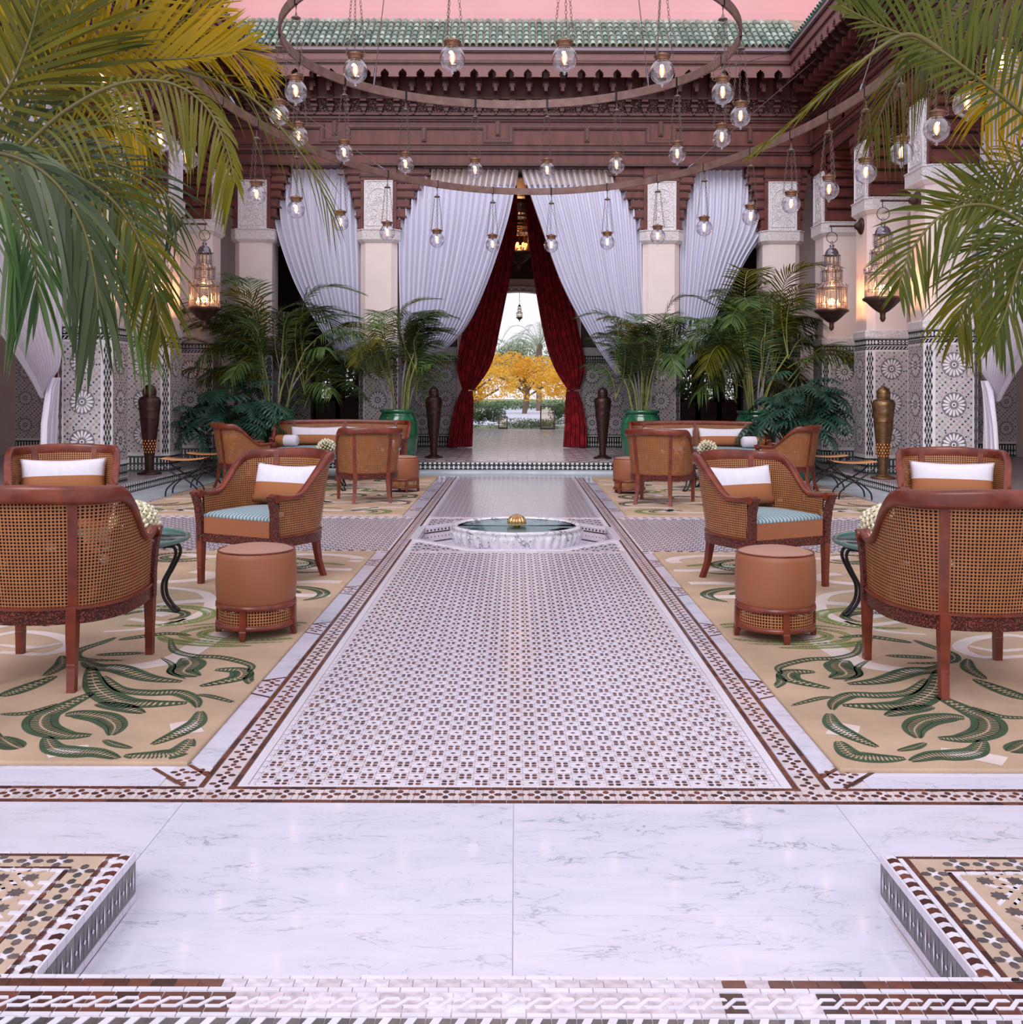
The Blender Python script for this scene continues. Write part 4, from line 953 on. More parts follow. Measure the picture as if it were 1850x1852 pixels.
# red door on the left, dark door on the right
def panel_door(name, s, mt, mg, label):
    d = root(name, label, 'door', (s*7.95, 18.15, GH), 0)
    mb = MB(); mb.box(-.32, .32, 0, .05, 0, 3.0); mb.obj('door_leaf', mt, d)
    for k in range(9):
        mb = MB(); z = .15+k*.31
        mb.box(-.17, .17, -.02, 0, z, z+.17, 0); mb.box(-.13, .13, -.03, -.02, z+.035, z+.135, 1)
        for q in range(5): mb.box(-.11+q*.048, -.085+q*.048, -.036, -.03, z+.05, z+.12, 0)
        mb.obj('door_panel', [mt, mg], d)
    mb = MB()
    for e in (-1, 1): mb.box(e*.30-.035, e*.30+.035, -.035, 0, 0, 3.0)
    mb.obj('door_frame', mt, d); return d
panel_door('red_door', -1, 'reddoor', 'woodc', 'tall red carved door behind the left arcade curtain')
mb = MB(); mb.box(-.16, .16, -.045, -.03, 1.18, 1.26); mb.obj('gilt_plate', 'gilt', bpy.data.objects['red_door'])
panel_door('dark_door', 1, 'doorw', 'woodc', 'dark wooden door in shade behind the right arcade curtain')
# ------------------------------------------------------------------ inner back wall
IY = 20.7
mb = MB()
def wseg(x0, x1, z0=GH, z1=5.3): mb.box(x0, x1, IY, IY+.25, z0, z1, 0)
wseg(-9, -4.15); wseg(-3.15, -1.2); wseg(-4.15, -3.15, 2.75); wseg(1.32, 3.3); wseg(4.6, 9); wseg(3.3, 4.6, 2.75); wseg(-1.2, 1.32, 5.29)
wi = mb.obj('wall_inner', ['woodd'], kind='structure')
mb = MB()
for a, b in ((-9, -4.2), (-3.1, -1.2), (1.32, 3.25), (4.65, 9)):
    cx = (a+b)/2; wd = b-a
    def put_(poly, d, m): mb.add([(cx+u, IY-.003-d, z) for u, z in poly], [tuple(range(len(poly)))], m)
    dado_panel(mb, put_, wd, .42, 1.86, 3); bands(mb, put_, wd, .15, .40, 1.87, 2.03)
mb.obj('tiled_dado', ZM, wi)
mb = MB()
for a, b in ((-9, -4.2), (-3.1, -1.2), (1.32, 3.25), (4.65, 9)): mb.box(a, b, IY-.02, IY, 2.03, 2.2)
mb.obj('carved_band', 'carve2', wi)
for nm, x0, x1 in (('door_1', -4.15, -3.15), ('door_2', 3.3, 4.6)):
    mb = MB(); n_ = 2 if x1-x0 < 1.2 else 3; wd = (x1-x0)/n_
    for i in range(n_):
        a = x0+i*wd
        mb.box(a, a+.05, IY+.05, IY+.1, GH, 2.75); mb.box(a+wd-.05, a+wd, IY+.05, IY+.1, GH, 2.75); mb.box(a, a+wd, IY+.05, IY+.1, GH, 1.15); mb.box(a, a+wd, IY+.05, IY+.1, 1.75, 2.75); mb.box(a, a+wd*.3, IY+.05, IY+.1, 1.1, 1.8); mb.box(a+wd*.7, a+wd, IY+.05, IY+.1, 1.1, 1.8)
        for zz in (.3, .62, 1.9, 2.25): mb.box(a+.1, a+wd-.1, IY+.03, IY+.05, zz, zz+.2)
    dr = mb.obj(nm, 'doorw', kind='structure')
    mb = MB()
    for i in range(n_):
        a = x0+i*wd+.05
        k = int((wd-.1)/.055)
        for q in range(k+1): mb.box(a+q*(wd-.1)/k-.005, a+q*(wd-.1)/k+.005, IY+.06, IY+.075, 1.05, 1.85)
        for q in range(15): mb.box(a, a+wd-.1, IY+.06, IY+.075, 1.05+q*.055, 1.06+q*.055)
    mb.obj('window_lattice', 'doorw', dr)
# passage to the garden
mb = MB(); mb.box(-2.3, -2.1, IY+.25, 31, GH, 5.3); mb.obj('wall_passage_left', 'plaster', kind='structure')
mb = MB(); mb.box(2.2, 2.4, IY+.25, 31, GH, 5.3); mb.obj('wall_passage_right', 'plaster', kind='structure')
# portal: wall with pointed arch
AX, AW = .09, 1.54
mb = MB(); arch = [(AX+AW*cos(t), 3.55+.83*(sin(t)**.85)) for t in [k*pi/24 for k in range(25)]]
for (a, b) in zip(arch, arch[1:]): mb.add([(a[0], 30.9, a[1]), (b[0], 30.9, b[1]), (b[0], 30.9, 5.3), (a[0], 30.9, 5.3), (a[0], 31.4, a[1]), (b[0], 31.4, b[1])], [(0, 1, 2, 3), (0, 4, 5, 1)])
mb.box(-2.1, AX-AW, 30.9, 31.4, GH, 5.3); mb.box(AX+AW, 2.2, 30.9, 31.4, GH, 5.3)
po = mb.obj('wall_portal', ['plaster'], kind='structure')
mb = MB()
for k, (r1, z1, d) in enumerate(((1.0, 1.0, .06), (1.16, 1.16, .1))):
    pts = [(AX+AW*r1*cos(t), 30.9-d/2, 3.55+.83*z1*(sin(t)**.85)) for t in [q*pi/30 for q in range(31)]]
    mb.tube(pts, .04, 6)
for q in range(1, 22):
    t = q*pi/22; mb.lathe([(.0, -.06), (.05, -.03), (.06, .03), (.0, .06)], 8, (AX+AW*1.08*cos(t), 30.86, 3.55+.83*1.1*(sin(t)**.85)))
mb.obj('carved_arch', 'white', po)
mb = MB(); mb.box(-2.1, 2.2, 30.82, 30.9, 4.75, 5.3); mb.obj('carved_header', 'woodc', po)
mb = MB()
for e, x in ((-1, AX-AW), (1, AX+AW)):
    mb.box(*sorted((x, x-e*-.14)), 30.85, 30.9, GH, 2.1)
mb.obj('tiled_jamb', 'zgreen', po)
# ------------------------------------------------------------------ curtains
def curtain(name, label, Lp, Rp, Y, folds, amp, mt, head=None, tail=None, group=None, tie=None, nu=160, nv=48, rowf=None, hz=None):
    """Lp, Rp: left and right edges as world points from the rail down to the tie"""
    Lc, Rc = catmull(Lp, 10), catmull(Rp, 10)
    def at(c, t):
        x = t*(len(c)-1); i = min(int(x), len(c)-2); return c[i].lerp(c[i+1], x-i)
    rnd = random.Random(name+label); ph = [rnd.uniform(-.5, .5) for _ in range(folds+2)]
    mb = MB(); rows = []
    for j in range(nv+1):
        v = j/nv; a, b = at(Lc, v), at(Rc, v); row = []; wd = (b-a).length
        for i in range(nu+1):
            u = i/nu; f = u*folds; k = int(f)
            p = a.lerp(b, u); s_ = sin(2*pi*(f+.18*ph[k]*(f-k)*(1-f+k)*4)); s_ = s_*(1-.3*s_*s_*0)+.25*sin(4*pi*f+ph[k])
            row.append((p.x, p.y-amp*(min(1, wd/1.0)*.75+.25)*s_*(.55+.45*min(1, v*4))-.05*sin(pi*u)*v, p.z-.02*sin(pi*u)*0))
        rows.append(row)
    mb.loft(rows, 0, closed=False, cap=False, smooth=True)
    ob = mb.obj(name, mt)
    tag(ob, label, 'curtain', group)
    if head:
        h = MB(); z1, z0 = head; pts = rows[0]
        h.loft([[(p[0], p[1]-.012, z1) for p in pts[::1]], [(rows[3][i][0], rows[3][i][1]-.012, z0) for i in range(nu+1)]], closed=False, cap=False)
        for q in range(folds):
            i = int((q+.5)/folds*nu); h.box(pts[i][0]-.03, pts[i][0]+.03, pts[i][1]-.02, pts[i][1]+.0, z1-.01, z1+.11)
        h.obj('heading_tape', 'curtain_head', ob)
    if tail:
        t_ = MB(); rr = []; (cx, cz), pts = tail[0], tail[1]
        for (z, x, w_) in pts:
            rr.append([(x+(i/60-.5)*w_, Y-.05-(w_*.22)*sin(2*pi*i/60*5)*.5-.06*sin(pi*i/60), z) for i in range(61)])
        t_.loft(rr, closed=False, cap=False); t_.obj('tail', mt, ob)
    if tie:
        c, w_ = tie; t_ = MB(); t_.tube([(c.x+w_*cos(t), c.y+w_*.8*sin(t), c.z+.02*cos(t)) for t in [k*pi/10 for k in range(20)]], .018, 6, closed=True); t_.obj('tie_band', mt, ob)
    return ob
CY1, CY2 = 17.05, IY-.15
pp = lambda Y, *q: [P(x, y, Y) for x, y in q]
curtain('curtain', 'grey linen curtain swept left of the entrance, left of the pair', pp(CY1, (722, 306), (721, 420), (722, 520), (726, 600), (740, 652)), pp(CY1, (938, 306), (918, 400), (882, 510), (842, 594), (792, 645)), CY1, 19, .075, 'white_curtain', (P(0, 306, CY1).z, P(0, 332, CY1).z), group='grey linen curtains of the back arches')
curtain('curtain', 'grey linen curtain swept right of the entrance, right of the pair', pp(CY1, (943, 306), (975, 400), (1015, 512), (1062, 600), (1112, 676)), pp(CY1, (1160, 306), (1166, 420), (1166, 520), (1168, 610), (1160, 700)), CY1, 19, .075, 'white_curtain', (P(0, 306, CY1).z, P(0, 332, CY1).z), group='grey linen curtains of the back arches')
curtain('curtain', 'grey curtain in the narrow back arch at the left corner', pp(CY1+.1, (492, 306), (497, 400), (528, 500), (570, 580), (610, 640)), pp(CY1+.1, (655, 306), (655, 400), (655, 500), (653, 600), (645, 668)), CY1+.1, 14, .07, 'white_curtain', group='grey linen curtains of the back arches')
curtain('curtain', 'grey curtain in the narrow back arch at the right corner', pp(CY1+.1, (1228, 306), (1228, 400), (1228, 500), (1230, 600), (1240, 668)), pp(CY1+.1, (1398, 306), (1390, 400), (1350, 470), (1302, 560), (1270, 640)), CY1+.1, 14, .07, 'white_curtain', group='grey linen curtains of the back arches')
mb = MB(); mb.tube([P(480, 300, CY1+.05), P(1410, 300, CY1+.05)], .018, 8); rl = mb.obj('curtain_rail', 'iron'); tag(rl, 'dark rail across the back arches from which the grey curtains hang', 'curtain rail')
tb_ = lambda px, py, Y: P(px, py, Y)
curtain('curtain', 'dark red damask curtain tied back left of the garden doorway', pp(CY2, (868, 330), (856, 480), (838, 590), (826, 660), (836, 704)), pp(CY2, (934, 330), (934, 430), (905, 590), (888, 660), (857, 706)), CY2, 7, .07, 'red', tail=((0, 0), [(P(0, 704, CY2).z, P(847, 0, CY2).x, .24), (P(0, 725, CY2).z, P(843, 0, CY2).x, .36), (P(0, 765, CY2).z, P(838, 0, CY2).x, .46), (GH+.02, P(834, 0, CY2).x, .52)]), group='red damask curtains', tie=(P(847, 704, CY2), .13), nu=90, nv=30)
curtain('curtain', 'dark red damask curtain tied back right of the garden doorway', pp(CY2, (948, 330), (955, 430), (980, 590), (1000, 660), (1027, 706)), pp(CY2, (1012, 330), (1025, 480), (1045, 590), (1058, 660), (1048, 704)), CY2, 7, .07, 'red', tail=((0, 0), [(P(0, 704, CY2).z, P(1037, 0, CY2).x, .24), (P(0, 725, CY2).z, P(1040, 0, CY2).x, .36), (P(0, 765, CY2).z, P(1043, 0, CY2).x, .44), (GH+.02, P(1042, 0, CY2).x, .48)]), group='red damask curtains', tie=(P(1037, 704, CY2), .13), nu=90, nv=30)
mb = MB(); mb.tube([P(860, 328, CY2), P(1020, 328, CY2)], .02, 8); rl = mb.obj('curtain_rail', 'iron'); tag(rl, 'dark rail above the garden doorway carrying the red curtains', 'curtain rail')
# side curtains of the big front bays
for s in (-1, 1):
    X0 = -5.42 if s < 0 else 5.52
    def q(dy, z, dx=0): return Vector((X0-s*dx*-1, dy, z))
    Lp = [q(12.0, 5.0), q(12.0, 3.2), q(12.0, 2.1), q(11.95, 1.6), q(11.9, 1.42, .05)]
    Rp = [q(9.3, 5.0), q(9.3, 3.4), q(9.9, 2.4), q(10.9, 1.75), q(11.7, 1.28, .1)]
    rows = 0
    Lc, Rc = catmull(Lp, 10), catmull(Rp, 10); mb = MB(); rr = []
    for j in range(len(Lc)):
        v = j/(len(Lc)-1); row = []
        for i in range(121):
            u = i/120; p = Lc[j].lerp(Rc[j], u); am = .05*(.4+.6*min(1, (Lc[j]-Rc[j]).length)); row.append((p.x-s*am*sin(2*pi*u*15), p.y, p.z-(.28*sin(pi*u)*max(0, v-.35)**1.2)))
        rr.append(row)
    mb.loft(rr, closed=False, cap=False)
    cu = mb.obj('curtain', 'linen'); tag(cu, 'white linen curtain swagged against the nearest %s arcade pillar' % ('left' if s < 0 else 'right'), 'curtain', 'white side curtains')
    mb = MB(); rr = []
    for z, w_, y_ in ((1.42, .12, 11.85), (1.3, .20, 11.8), (.9, .30, 11.72), (.5, .34, 11.7), (GH+.02, .38, 11.68)):
        rr.append([(X0-s*.04*sin(i/50*2*pi*5)-s*.02+.012*sin(z*60+i), y_+(i/50-.5)*w_, z) for i in range(51)])
    mb.loft(rr, closed=False, cap=False); mb.obj('tail', 'linen', cu)
# ================================================================== FURNITURE
class Tub:
    def __init__(s, ctrl, back_h, rise0, rise1, splats, rear):
        half = ctrl; full = half+[(-x, y) for x, y in half[::-1][1:]]
        c = catmull([(x, y, 0) for x, y in full], 12); s.p = c; s.cum = [0]
        for a, b in zip(c, c[1:]): s.cum.append(s.cum[-1]+(b-a).length)
        s.Ltot = s.cum[-1]; s.bh = back_h; s.r0, s.r1 = rise0, rise1; s.splats = splats; s.rear = rear
    def at(s, d):
        d = max(0, min(s.Ltot, d)); i = 0
        while i < len(s.cum)-2 and s.cum[i+1] < d: i += 1
        t = (d-s.cum[i])/(s.cum[i+1]-s.cum[i]); p = s.p[i].lerp(s.p[i+1], t)
        a, b = s.p[max(i-1, 0)], s.p[min(i+2, len(s.p)-1)]; tg = (b-a).normalized()
        return p, Vector((-tg.y, tg.x, 0))*1, tg     # outward normal
    def z(s, d):
        e = min(d, s.Ltot-d); t = sstep(s.r0, s.r1, e)
        return .605-.012*sin(pi*min(1, e/(s.r0+.1)))+(s.bh-.605)*t+.012*sstep(s.r1, s.Ltot/2, e)
    def lean(s, z, y): return (z-.335)*(.05+.10*sstep(-.1, .28, y))
    def pt(s, d, z, off=0.0):
        p, n, tg = s.at(d); q = p*1.0+n*(s.lean(z, p.y)+off-.02); return Vector((q.x, q.y, z)), n, tg
def tub_parts(T, r_, hw, ft_y=-.31, sofa=False):
    N = 90 if not sofa else 150
    # rail
    mb = MB(); rings = []
    for i in range(N+1):
        d = T.Ltot*i/N; z = T.z(d); e = min(d, T.Ltot-d); hh = .030+.045*sstep(T.r0+.05, T.r1+.08, e); th = .036+.004*sstep(0, .2, e)
        p, n, tg = T.pt(d, z); k = []
        for a, b in ((-.5, -1), (.5, -1), (.62, -.75), (.62, -.2), (.45, 0), (-.45, 0), (-.62, -.2), (-.62, -.75)): k.append(tuple(p+n*(a*th)+Vector((0, 0, b*hh))))
        rings.append(k)
    mb.loft(rings, 0, smooth=True)
    for e in (0, T.Ltot):
        p, n, tg = T.pt(e, .59); sx = -1 if e == 0 else 1
        dr = Vector((0, -1, 0)); c = p+dr*.022+Vector((0, 0, -.008))
        mb.tube([c-n*.03, c+n*.03], .026, 12)
        mb.tube([p+Vector((0, .01, 0)), c], .018, 8)
    mb.obj('rail', 'chair', r_)
    # cane
    mb = MB()
    for off in (.004, -.014):
        v, uv, f = [], [], []; nz = 5
        for i in range(N+1):
            d = .02+(T.Ltot-.04)*i/N; zt = T.z(d)-.028
            for j in range(nz+1):
                z = .325+(zt-.325)*j/nz; p, n, tg = T.pt(d, z, off); v.append(tuple(p)); uv.append((d, z))
        for i in range(N):
            for j in range(nz): a = i*(nz+1)+j; f.append((a, a+nz+1, a+nz+2, a+1))
        mb.add(v, f, 0, True, uv)
    mb.obj('cane_panel', 'cane', r_)
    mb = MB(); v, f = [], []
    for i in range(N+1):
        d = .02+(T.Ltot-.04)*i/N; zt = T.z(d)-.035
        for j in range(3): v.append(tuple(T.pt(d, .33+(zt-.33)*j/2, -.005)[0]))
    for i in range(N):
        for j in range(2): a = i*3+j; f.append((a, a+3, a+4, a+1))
    mb.add(v, f, 0, True); mb.obj('cane_shade_sheet', 'cane_shade', r_)  # added dark sheet, stands for the shade seen through the cane holes
    # posts between panels
    for d in T.splats:
        mb = MB(); rg = []; zt = T.z(d)-.01
        for j in range(8):
            z = .32+(zt-.32)*j/7; p, n, tg = T.pt(d, z, -.005); w_ = .019
            rg.append([tuple(p+tg*a*w_+n*b*.017) for a, b in ((-1, -1), (1, -1), (1, 1), (-1, 1))])
        mb.loft(rg, smooth=False); mb.obj('splat', 'chair', r_)
    # apron
    mb = MB(); rg = []
    for i in range(61):
        d = T.Ltot*i/60; rr = []
        for a, z in ((-.016, .27), (.012, .27), (.012, .332), (-.016, .332)): p, n, tg = T.pt(d, .335, a); rr.append((p.x, p.y, z))
        rg.append(rr)
    mb.loft(rg, 0, smooth=False)
    a, b = T.pt(0, .335)[0], T.pt(T.Ltot, .335)[0]
    mb.box(a.x, b.x, a.y-.015, a.y+.015, .275, .332, 0)
    mb.obj('apron', 'chairc', r_)
    mb = MB(); rg = []
    for i in range(61):
        d = T.Ltot*i/60; rr = []
        for a_, z in ((-.019, .33), (.018, .33), (.018, .342), (-.019, .342)): p, n, tg = T.pt(d, .335, a_); rr.append((p.x, p.y, z))
        rg.append(rr)
    mb.loft(rg, 0, smooth=False); mb.obj('bead', 'chair', r_)
    # front posts and legs
    for e, sx in ((0, -1), (T.Ltot, 1)):
        mb = MB(); x = T.pt(e, .335)[0].x; rg = []
        for z, y, w_ in ((.27, ft_y, .024), (.40, ft_y-.004, .022), (.50, ft_y-.016, .021), (.56, ft_y-.035, .022), (.597, ft_y-.05, .024)):
            xx = T.pt(e, max(.335, z))[0].x
            rg.append([(xx-w_, y-.02, z), (xx+w_, y-.02, z), (xx+w_, y+.02, z), (xx-w_, y+.02, z)])
        mb.loft(rg, 0, smooth=False); mb.obj('arm_post', 'chairc', r_)
        leg(r_, x, ft_y, 0, .0, .0)
    for d in T.rear:
        p, n, tg = T.pt(d, .335); leg(r_, p.x, p.y, 1, n.x, n.y)
    if sofa:
        leg(r_, 0, ft_y, 0, 0, 0)
def leg(r_, x, y, rear, nx, ny):
    mb = MB(); rg = []
    for z, w_, o in ((.335 if rear else .28, .022, 0), (.22, .021, .004), (.11, .0175, .022), (.105, .0185, .023), (.09, .0175, .028), (.0, .0165, .062)):
        ox, oy = (nx*o, ny*o) if rear else (0, 0)
        rg.append([(x+ox-w_, y+oy-w_, z), (x+ox+w_, y+oy-w_, z), (x+ox+w_, y+oy+w_, z), (x+ox-w_, y+oy+w_, z)])
    mb.loft(rg, 0, smooth=False); mb.obj('leg', 'chair', r_)
def seat_parts(T, r_, ft_y, sofa=False):
    pts = []
    for i in range(33):
        p, n, tg = T.pt(T.Ltot*i/32, .335, -.035); pts.append((p.x, p.y))
    pts[0] = (pts[0][0], ft_y-.012); pts[-1] = (pts[-1][0], ft_y-.012)
    mb = MB(); mb.loft([[(x, y, z) for x, y in pts] for z in (.33, .435)], smooth=False); mb.obj('seat_frame', 'leather', r_)
    cx, cy = 0, 0; mb = MB(); rg = []
    for s_, z in ((1, .436), (1.004, .445), (.99, .456), (.9, .468), (.7, .478), (.4, .484), (.05, .486)): rg.append([(x*s_, y*s_, z) for x, y in pts])
    mb.loft(rg, smooth=True); mb.obj('seat_cushion', 'seat', r_)
def make_chair(label, loc, rz):
    r_ = root('tub_chair', label, 'armchair', loc, rz, 'cane tub armchairs')
    T = CH; tub_parts(T, r_, .34); seat_parts(T, r_, -.31); return r_
CH = Tub([(-.325, -.31), (-.345, -.13), (-.335, .07), (-.255, .225), (-.12, .285), (0, .30)], .845, .16, .50, None, None)
def find(T, x):      # arc length where the back of the plan has this x
    best = min(range(len(T.p)), key=lambda i: abs(T.p[i].x-x)+(0 if T.p[i].y > .1 else 9)); return T.cum[best]
CH.splats = [find(CH, -.195), find(CH, .195)]; CH.rear = CH.splats
SF = Tub([(-.93, -.31), (-.96, -.13), (-.95, .07), (-.87, .235), (-.70, .295), (-.35, .305), (0, .305)], .84, .16, .50, None, None)
SF.splats = [find(SF, x) for x in (-.74, 0, .74)]; SF.rear = [find(SF, x) for x in (-.74, .74)]
chairs = [
 ('cane tub armchair seen from behind, cut off at the left front edge', (-2.03, 4.47), pi), ('cane tub armchair seen from behind, cut off at the right front edge', (1.95, 4.42), pi),
 ('cane tub armchair beside the left front ottoman, green-grey seat visible', (-1.62, 6.685), -.477), ('cane tub armchair beside the right front ottoman, blue-grey seat visible', (1.585, 6.66), .477),
 ('cane tub armchair facing forward beyond the left glass table', (-3.2, 7.15), .38), ('cane tub armchair facing forward beyond the right glass table', (3.08, 7.13), -.36),
 ('cane tub armchair turned away in front of the left sofa', (-1.69, 11.62), -2.858), ('cane tub armchair turned away in front of the right sofa', (1.64, 11.5), 2.73),
 ('cane tub armchair seen sideways, between left sofa and folding stools', (-3.55, 13.1), 2.06), ('cane tub armchair seen sideways, between right sofa and folding stools', (3.5, 12.9), -2.06)]
RZT = .014
c0 = None; CHN = []
def dup(root_, label, loc, rz):
    c = root_.copy(); COL.objects.link(c); c.location = loc; c.rotation_euler = (0, 0, rz); c['label'] = label
    for ch in root_.children:
        if ch.name.split('.')[0] in SKIP: continue
        k = ch.copy(); COL.objects.link(k); k.parent = c
        for g in ch.children: q = g.copy(); COL.objects.link(q); q.parent = k
    return c
SKIP = set()
for lb, (x, y), rz in chairs:
    if c0 is None: c0 = make_chair(lb, (x, y, RZT), rz); CHN.append(c0)
    else: CHN.append(dup(c0, lb, (x, y, RZT), rz))
s0 = root('cane_sofa', 'long cane sofa beyond the left chairs, with striped bolsters', 'sofa', (-2.5, 14.5, RZT), 0, 'cane sofas')
tub_parts(SF, s0, .97, sofa=True); seat_parts(SF, s0, -.31)
s1 = dup(s0, 'long cane sofa beyond the right chairs, with striped bolsters', (2.62, 14.5, RZT), 0)
# cushions: lilac linen above, tan below
def pillow_mesh(hw, hh, th, nu=28, nv=14):
    mb = MB(); 
    for sd in (1, -1):
        v, f, ms = [], [], []
        for j in range(nv+1):
            b = -1+2*j/nv
            for i in range(nu+1):
                a = -1+2*i/nu; t = th*max(0, (1-abs(a)**3.2))**.55*max(0, (1-abs(b)**2.6))**.6
                x = a*hw*(1-.045*(1-b*b)); z = b*hh*(1-.13*(1-a*a)*(1 if b > 0 else .4))
                v.append((x, -sd*t, z))
        for j in range(nv):
            for i in range(nu):
                q = j*(nu+1)+i; fc = (q, q+1, q+nu+2, q+nu+1)
                mb.add([v[k] for k in fc], [(0, 1, 2, 3) if sd > 0 else (3, 2, 1, 0)], 0 if j >= nv*.45 else 1, True)
    return mb
def weld(o):
    import bmesh
    bm = bmesh.new(); bm.from_mesh(o.data); bmesh.ops.remove_doubles(bm, verts=bm.verts, dist=.0004); bm.to_mesh(o.data); bm.free()
pil = None
def cushion(chair, lx, ly, lz, tilt, label, hw=.27, big=False):
    global pil
    a = chair.rotation_euler.z; x = chair.location.x+lx*cos(a)-ly*sin(a); y = chair.location.y+lx*sin(a)+ly*cos(a)
    o = pillow_mesh(hw, .135, .065 if not big else .06).obj('cushion', ['linen', 'linend']); weld(o)
    o.location = (x, y, RZT+lz); o.rotation_euler = (-tilt, 0, a); tag(o, label, 'cushion', 'lilac and tan cushions'); return o
cushion(CHN[2], .0, .155, .625, .22, 'two-tone cushion on the armchair beside the left ottoman'); cushion(CHN[3], 0, .155, .625, .22, 'two-tone cushion on the armchair beside the right ottoman')
cushion(CHN[4], .0, .16, .625, .22, 'two-tone cushion on the armchair beyond the left glass table', .285); cushion(CHN[5], 0, .16, .625, .22, 'two-tone cushion on the armchair beyond the right glass table', .285)
for s_, nm in ((s0, 'left'), (s1, 'right')):
    for k, e in enumerate((-1, 1)):
        cushion(s_, e*.40, .18, .62, .25, 'long two-tone cushion on the %s sofa, at its %s end' % (nm, ('outer' if (e < 0) == (nm == 'left') else 'inner')), .37, True)
        mb = MB(); mb.lathe([(.0, -.19), (.06, -.19), (.075, -.17), (.078, -.05)], 20, m=1); mb.lathe([(.078, -.05), (.08, .0), (.078, .12), (.06, .14), (.0, .14)], 20, m=0)
        o = mb.obj('bolster', ['linen', 'linend']); o.rotation_euler = (0, e*-pi/2, e*.25)
        o.location = (s_.location.x+e*.72, s_.location.y-.16, RZT+.563); tag(o, 'small round bolster on the %s sofa, at its %s arm' % (nm, ('outer' if (e < 0) == (nm == 'left') else 'inner')), 'bolster', 'sofa bolsters')
# ---------- round ottomans
def ottoman(label, loc, rz, src=None):
    if src: return dup(src, label, loc, rz)
    r_ = root('round_ottoman', label, 'ottoman', loc, rz, 'round tan leather ottomans'); Rr = .2
    mb = MB(); mb.lathe([(Rr-.01, .165), (Rr, .19), (Rr+.004, .28), (Rr, .40), (Rr-.006, .425), (Rr-.02, .432)], 48); mb.obj('leather_drum', 'leather', r_)
    mb = MB(); mb.lathe([(Rr-.012, .43), (Rr-.04, .441), (Rr*.5, .452), (.0, .456)], 48); mb.obj('woven_top', 'leatherl', r_)
    mb = MB(); mb.tube([((Rr-.008)*cos(k*pi/24), (Rr-.008)*sin(k*pi/24), .431) for k in range(48)], .0045, 6, closed=True); mb.obj('piping', 'chair', r_)
    for z0, z1, nm in ((.145, .172, 'upper_ring'), (.048, .072, 'lower_ring')):
        mb = MB(); mb.lathe([(Rr-.03, z0), (Rr, z0), (Rr+.004, z0+.006), (Rr+.002, z1), (Rr-.03, z1)], 48); mb.obj(nm, 'chair', r_)
    mb = MB(); v, uv, f = [], [], []
    for i in range(49):
        a = i*2*pi/48
        for z in (.07, .148): v.append(((Rr-.012)*cos(a), (Rr-.012)*sin(a), z)); uv.append((a*(Rr-.012), z))
    for i in range(48): f.append((2*i, 2*i+2, 2*i+3, 2*i+1))
    mb.add(v, f, 0, True, uv); mb.obj('cane_band', 'cane', r_)
    for k in range(4):
        a = k*pi/2+.35; mb = MB(); rg = []
        for z, w_, o in ((.15, .015, 0), (.05, .0155, 0), (.045, .017, .002), (.0, .011, .008)):
            cx, cy = (Rr-.008+o)*cos(a), (Rr-.008+o)*sin(a); rg.append([(cx+w_*(i*cos(a)-j*sin(a)), cy+w_*(i*sin(a)+j*cos(a)), z) for i, j in ((-1, -1), (1, -1), (1, 1), (-1, 1))])
        mb.loft(rg, smooth=False); mb.obj('leg', 'chair', r_)
    return r_
o0 = ottoman('round tan leather ottoman on the left front rug', (-1.335, 5.22, RZT), -pi/2-.35-.08)
ottoman('round tan leather ottoman on the right front rug', (1.335, 5.2, RZT), -pi/2-.35-.02+.05, o0)
ottoman('small tan ottoman half behind the armchair, left sofa group', (-1.42, 12.75, RZT), 0, o0)
ottoman('small tan ottoman half behind the armchair, right sofa group', (1.42, 12.65, RZT), .5, o0)
# ---------- glass tables with scrolled iron legs
def table(label, loc, rz, src=None):
    if src: return dup(src, label, loc, rz)
    r_ = root('glass_table', label, 'table', loc, rz, 'round glass tables')
    mb = MB(); mb.lathe([(.0, .405), (.425, .405), (.43, .411), (.425, .417), (.0, .417)], 48); mb.obj('glass_top', 'tglass', r_)
    mb = MB(); mb.tube([(.435*cos(k*pi/32), .435*sin(k*pi/32), .411) for k in range(64)], .014, 8, closed=True); mb.obj('rim', 'tglassrim', r_)
    mb = MB(); mb.tube([(.36*cos(k*pi/24), .36*sin(k*pi/24), .385) for k in range(48)], .009, 6, closed=True); mb.tube([(.17*cos(k*pi/24), .17*sin(k*pi/24), .37) for k in range(48)], .008, 6, closed=True)
    for k in range(3):
        a = k*2*pi/3; mb.tube([(.17*cos(a), .17*sin(a), .37), (.36*cos(a), .36*sin(a), .385)], .007, 6)
    mb.obj('iron_hoops', 'iron', r_)
    for k in range(3):
        mb = MB(); a = k*2*pi/3
        for e in (-1, 1):
            pr = [(.33, .37), (.385, .375), (.40, .33), (.365, .25), (.325, .17), (.33, .09), (.37, .03), (.40, .006)]
            c = catmull([(r*cos(a)-e*(.045-.022*i/7)*sin(a), r*sin(a)+e*(.045-.022*i/7)*cos(a), z) for i, (r, z) in enumerate(pr)], 5)
            mb.tube(c, .0095, 6)
        mb.box(-.0, .0, 0, 0, 0, 0) if False else None
        r = .40; mb.tube([(r*cos(a)-.02*sin(a), r*sin(a)+.02*cos(a), .008), (r*cos(a)+.02*sin(a), r*sin(a)-.02*cos(a), .008)], .009, 6)
        mb.obj('leg', 'iron', r_)
    return r_
M['tglassrim'] = mat('glass_rim', (.10, .20, .19), .15, .1)
t0 = table('round glass table on scrolled iron legs, left front group', (-2.30, 5.70, RZT), -.0)
table('round glass table on scrolled iron legs, right front group', (2.24, 5.66, RZT), pi, t0)
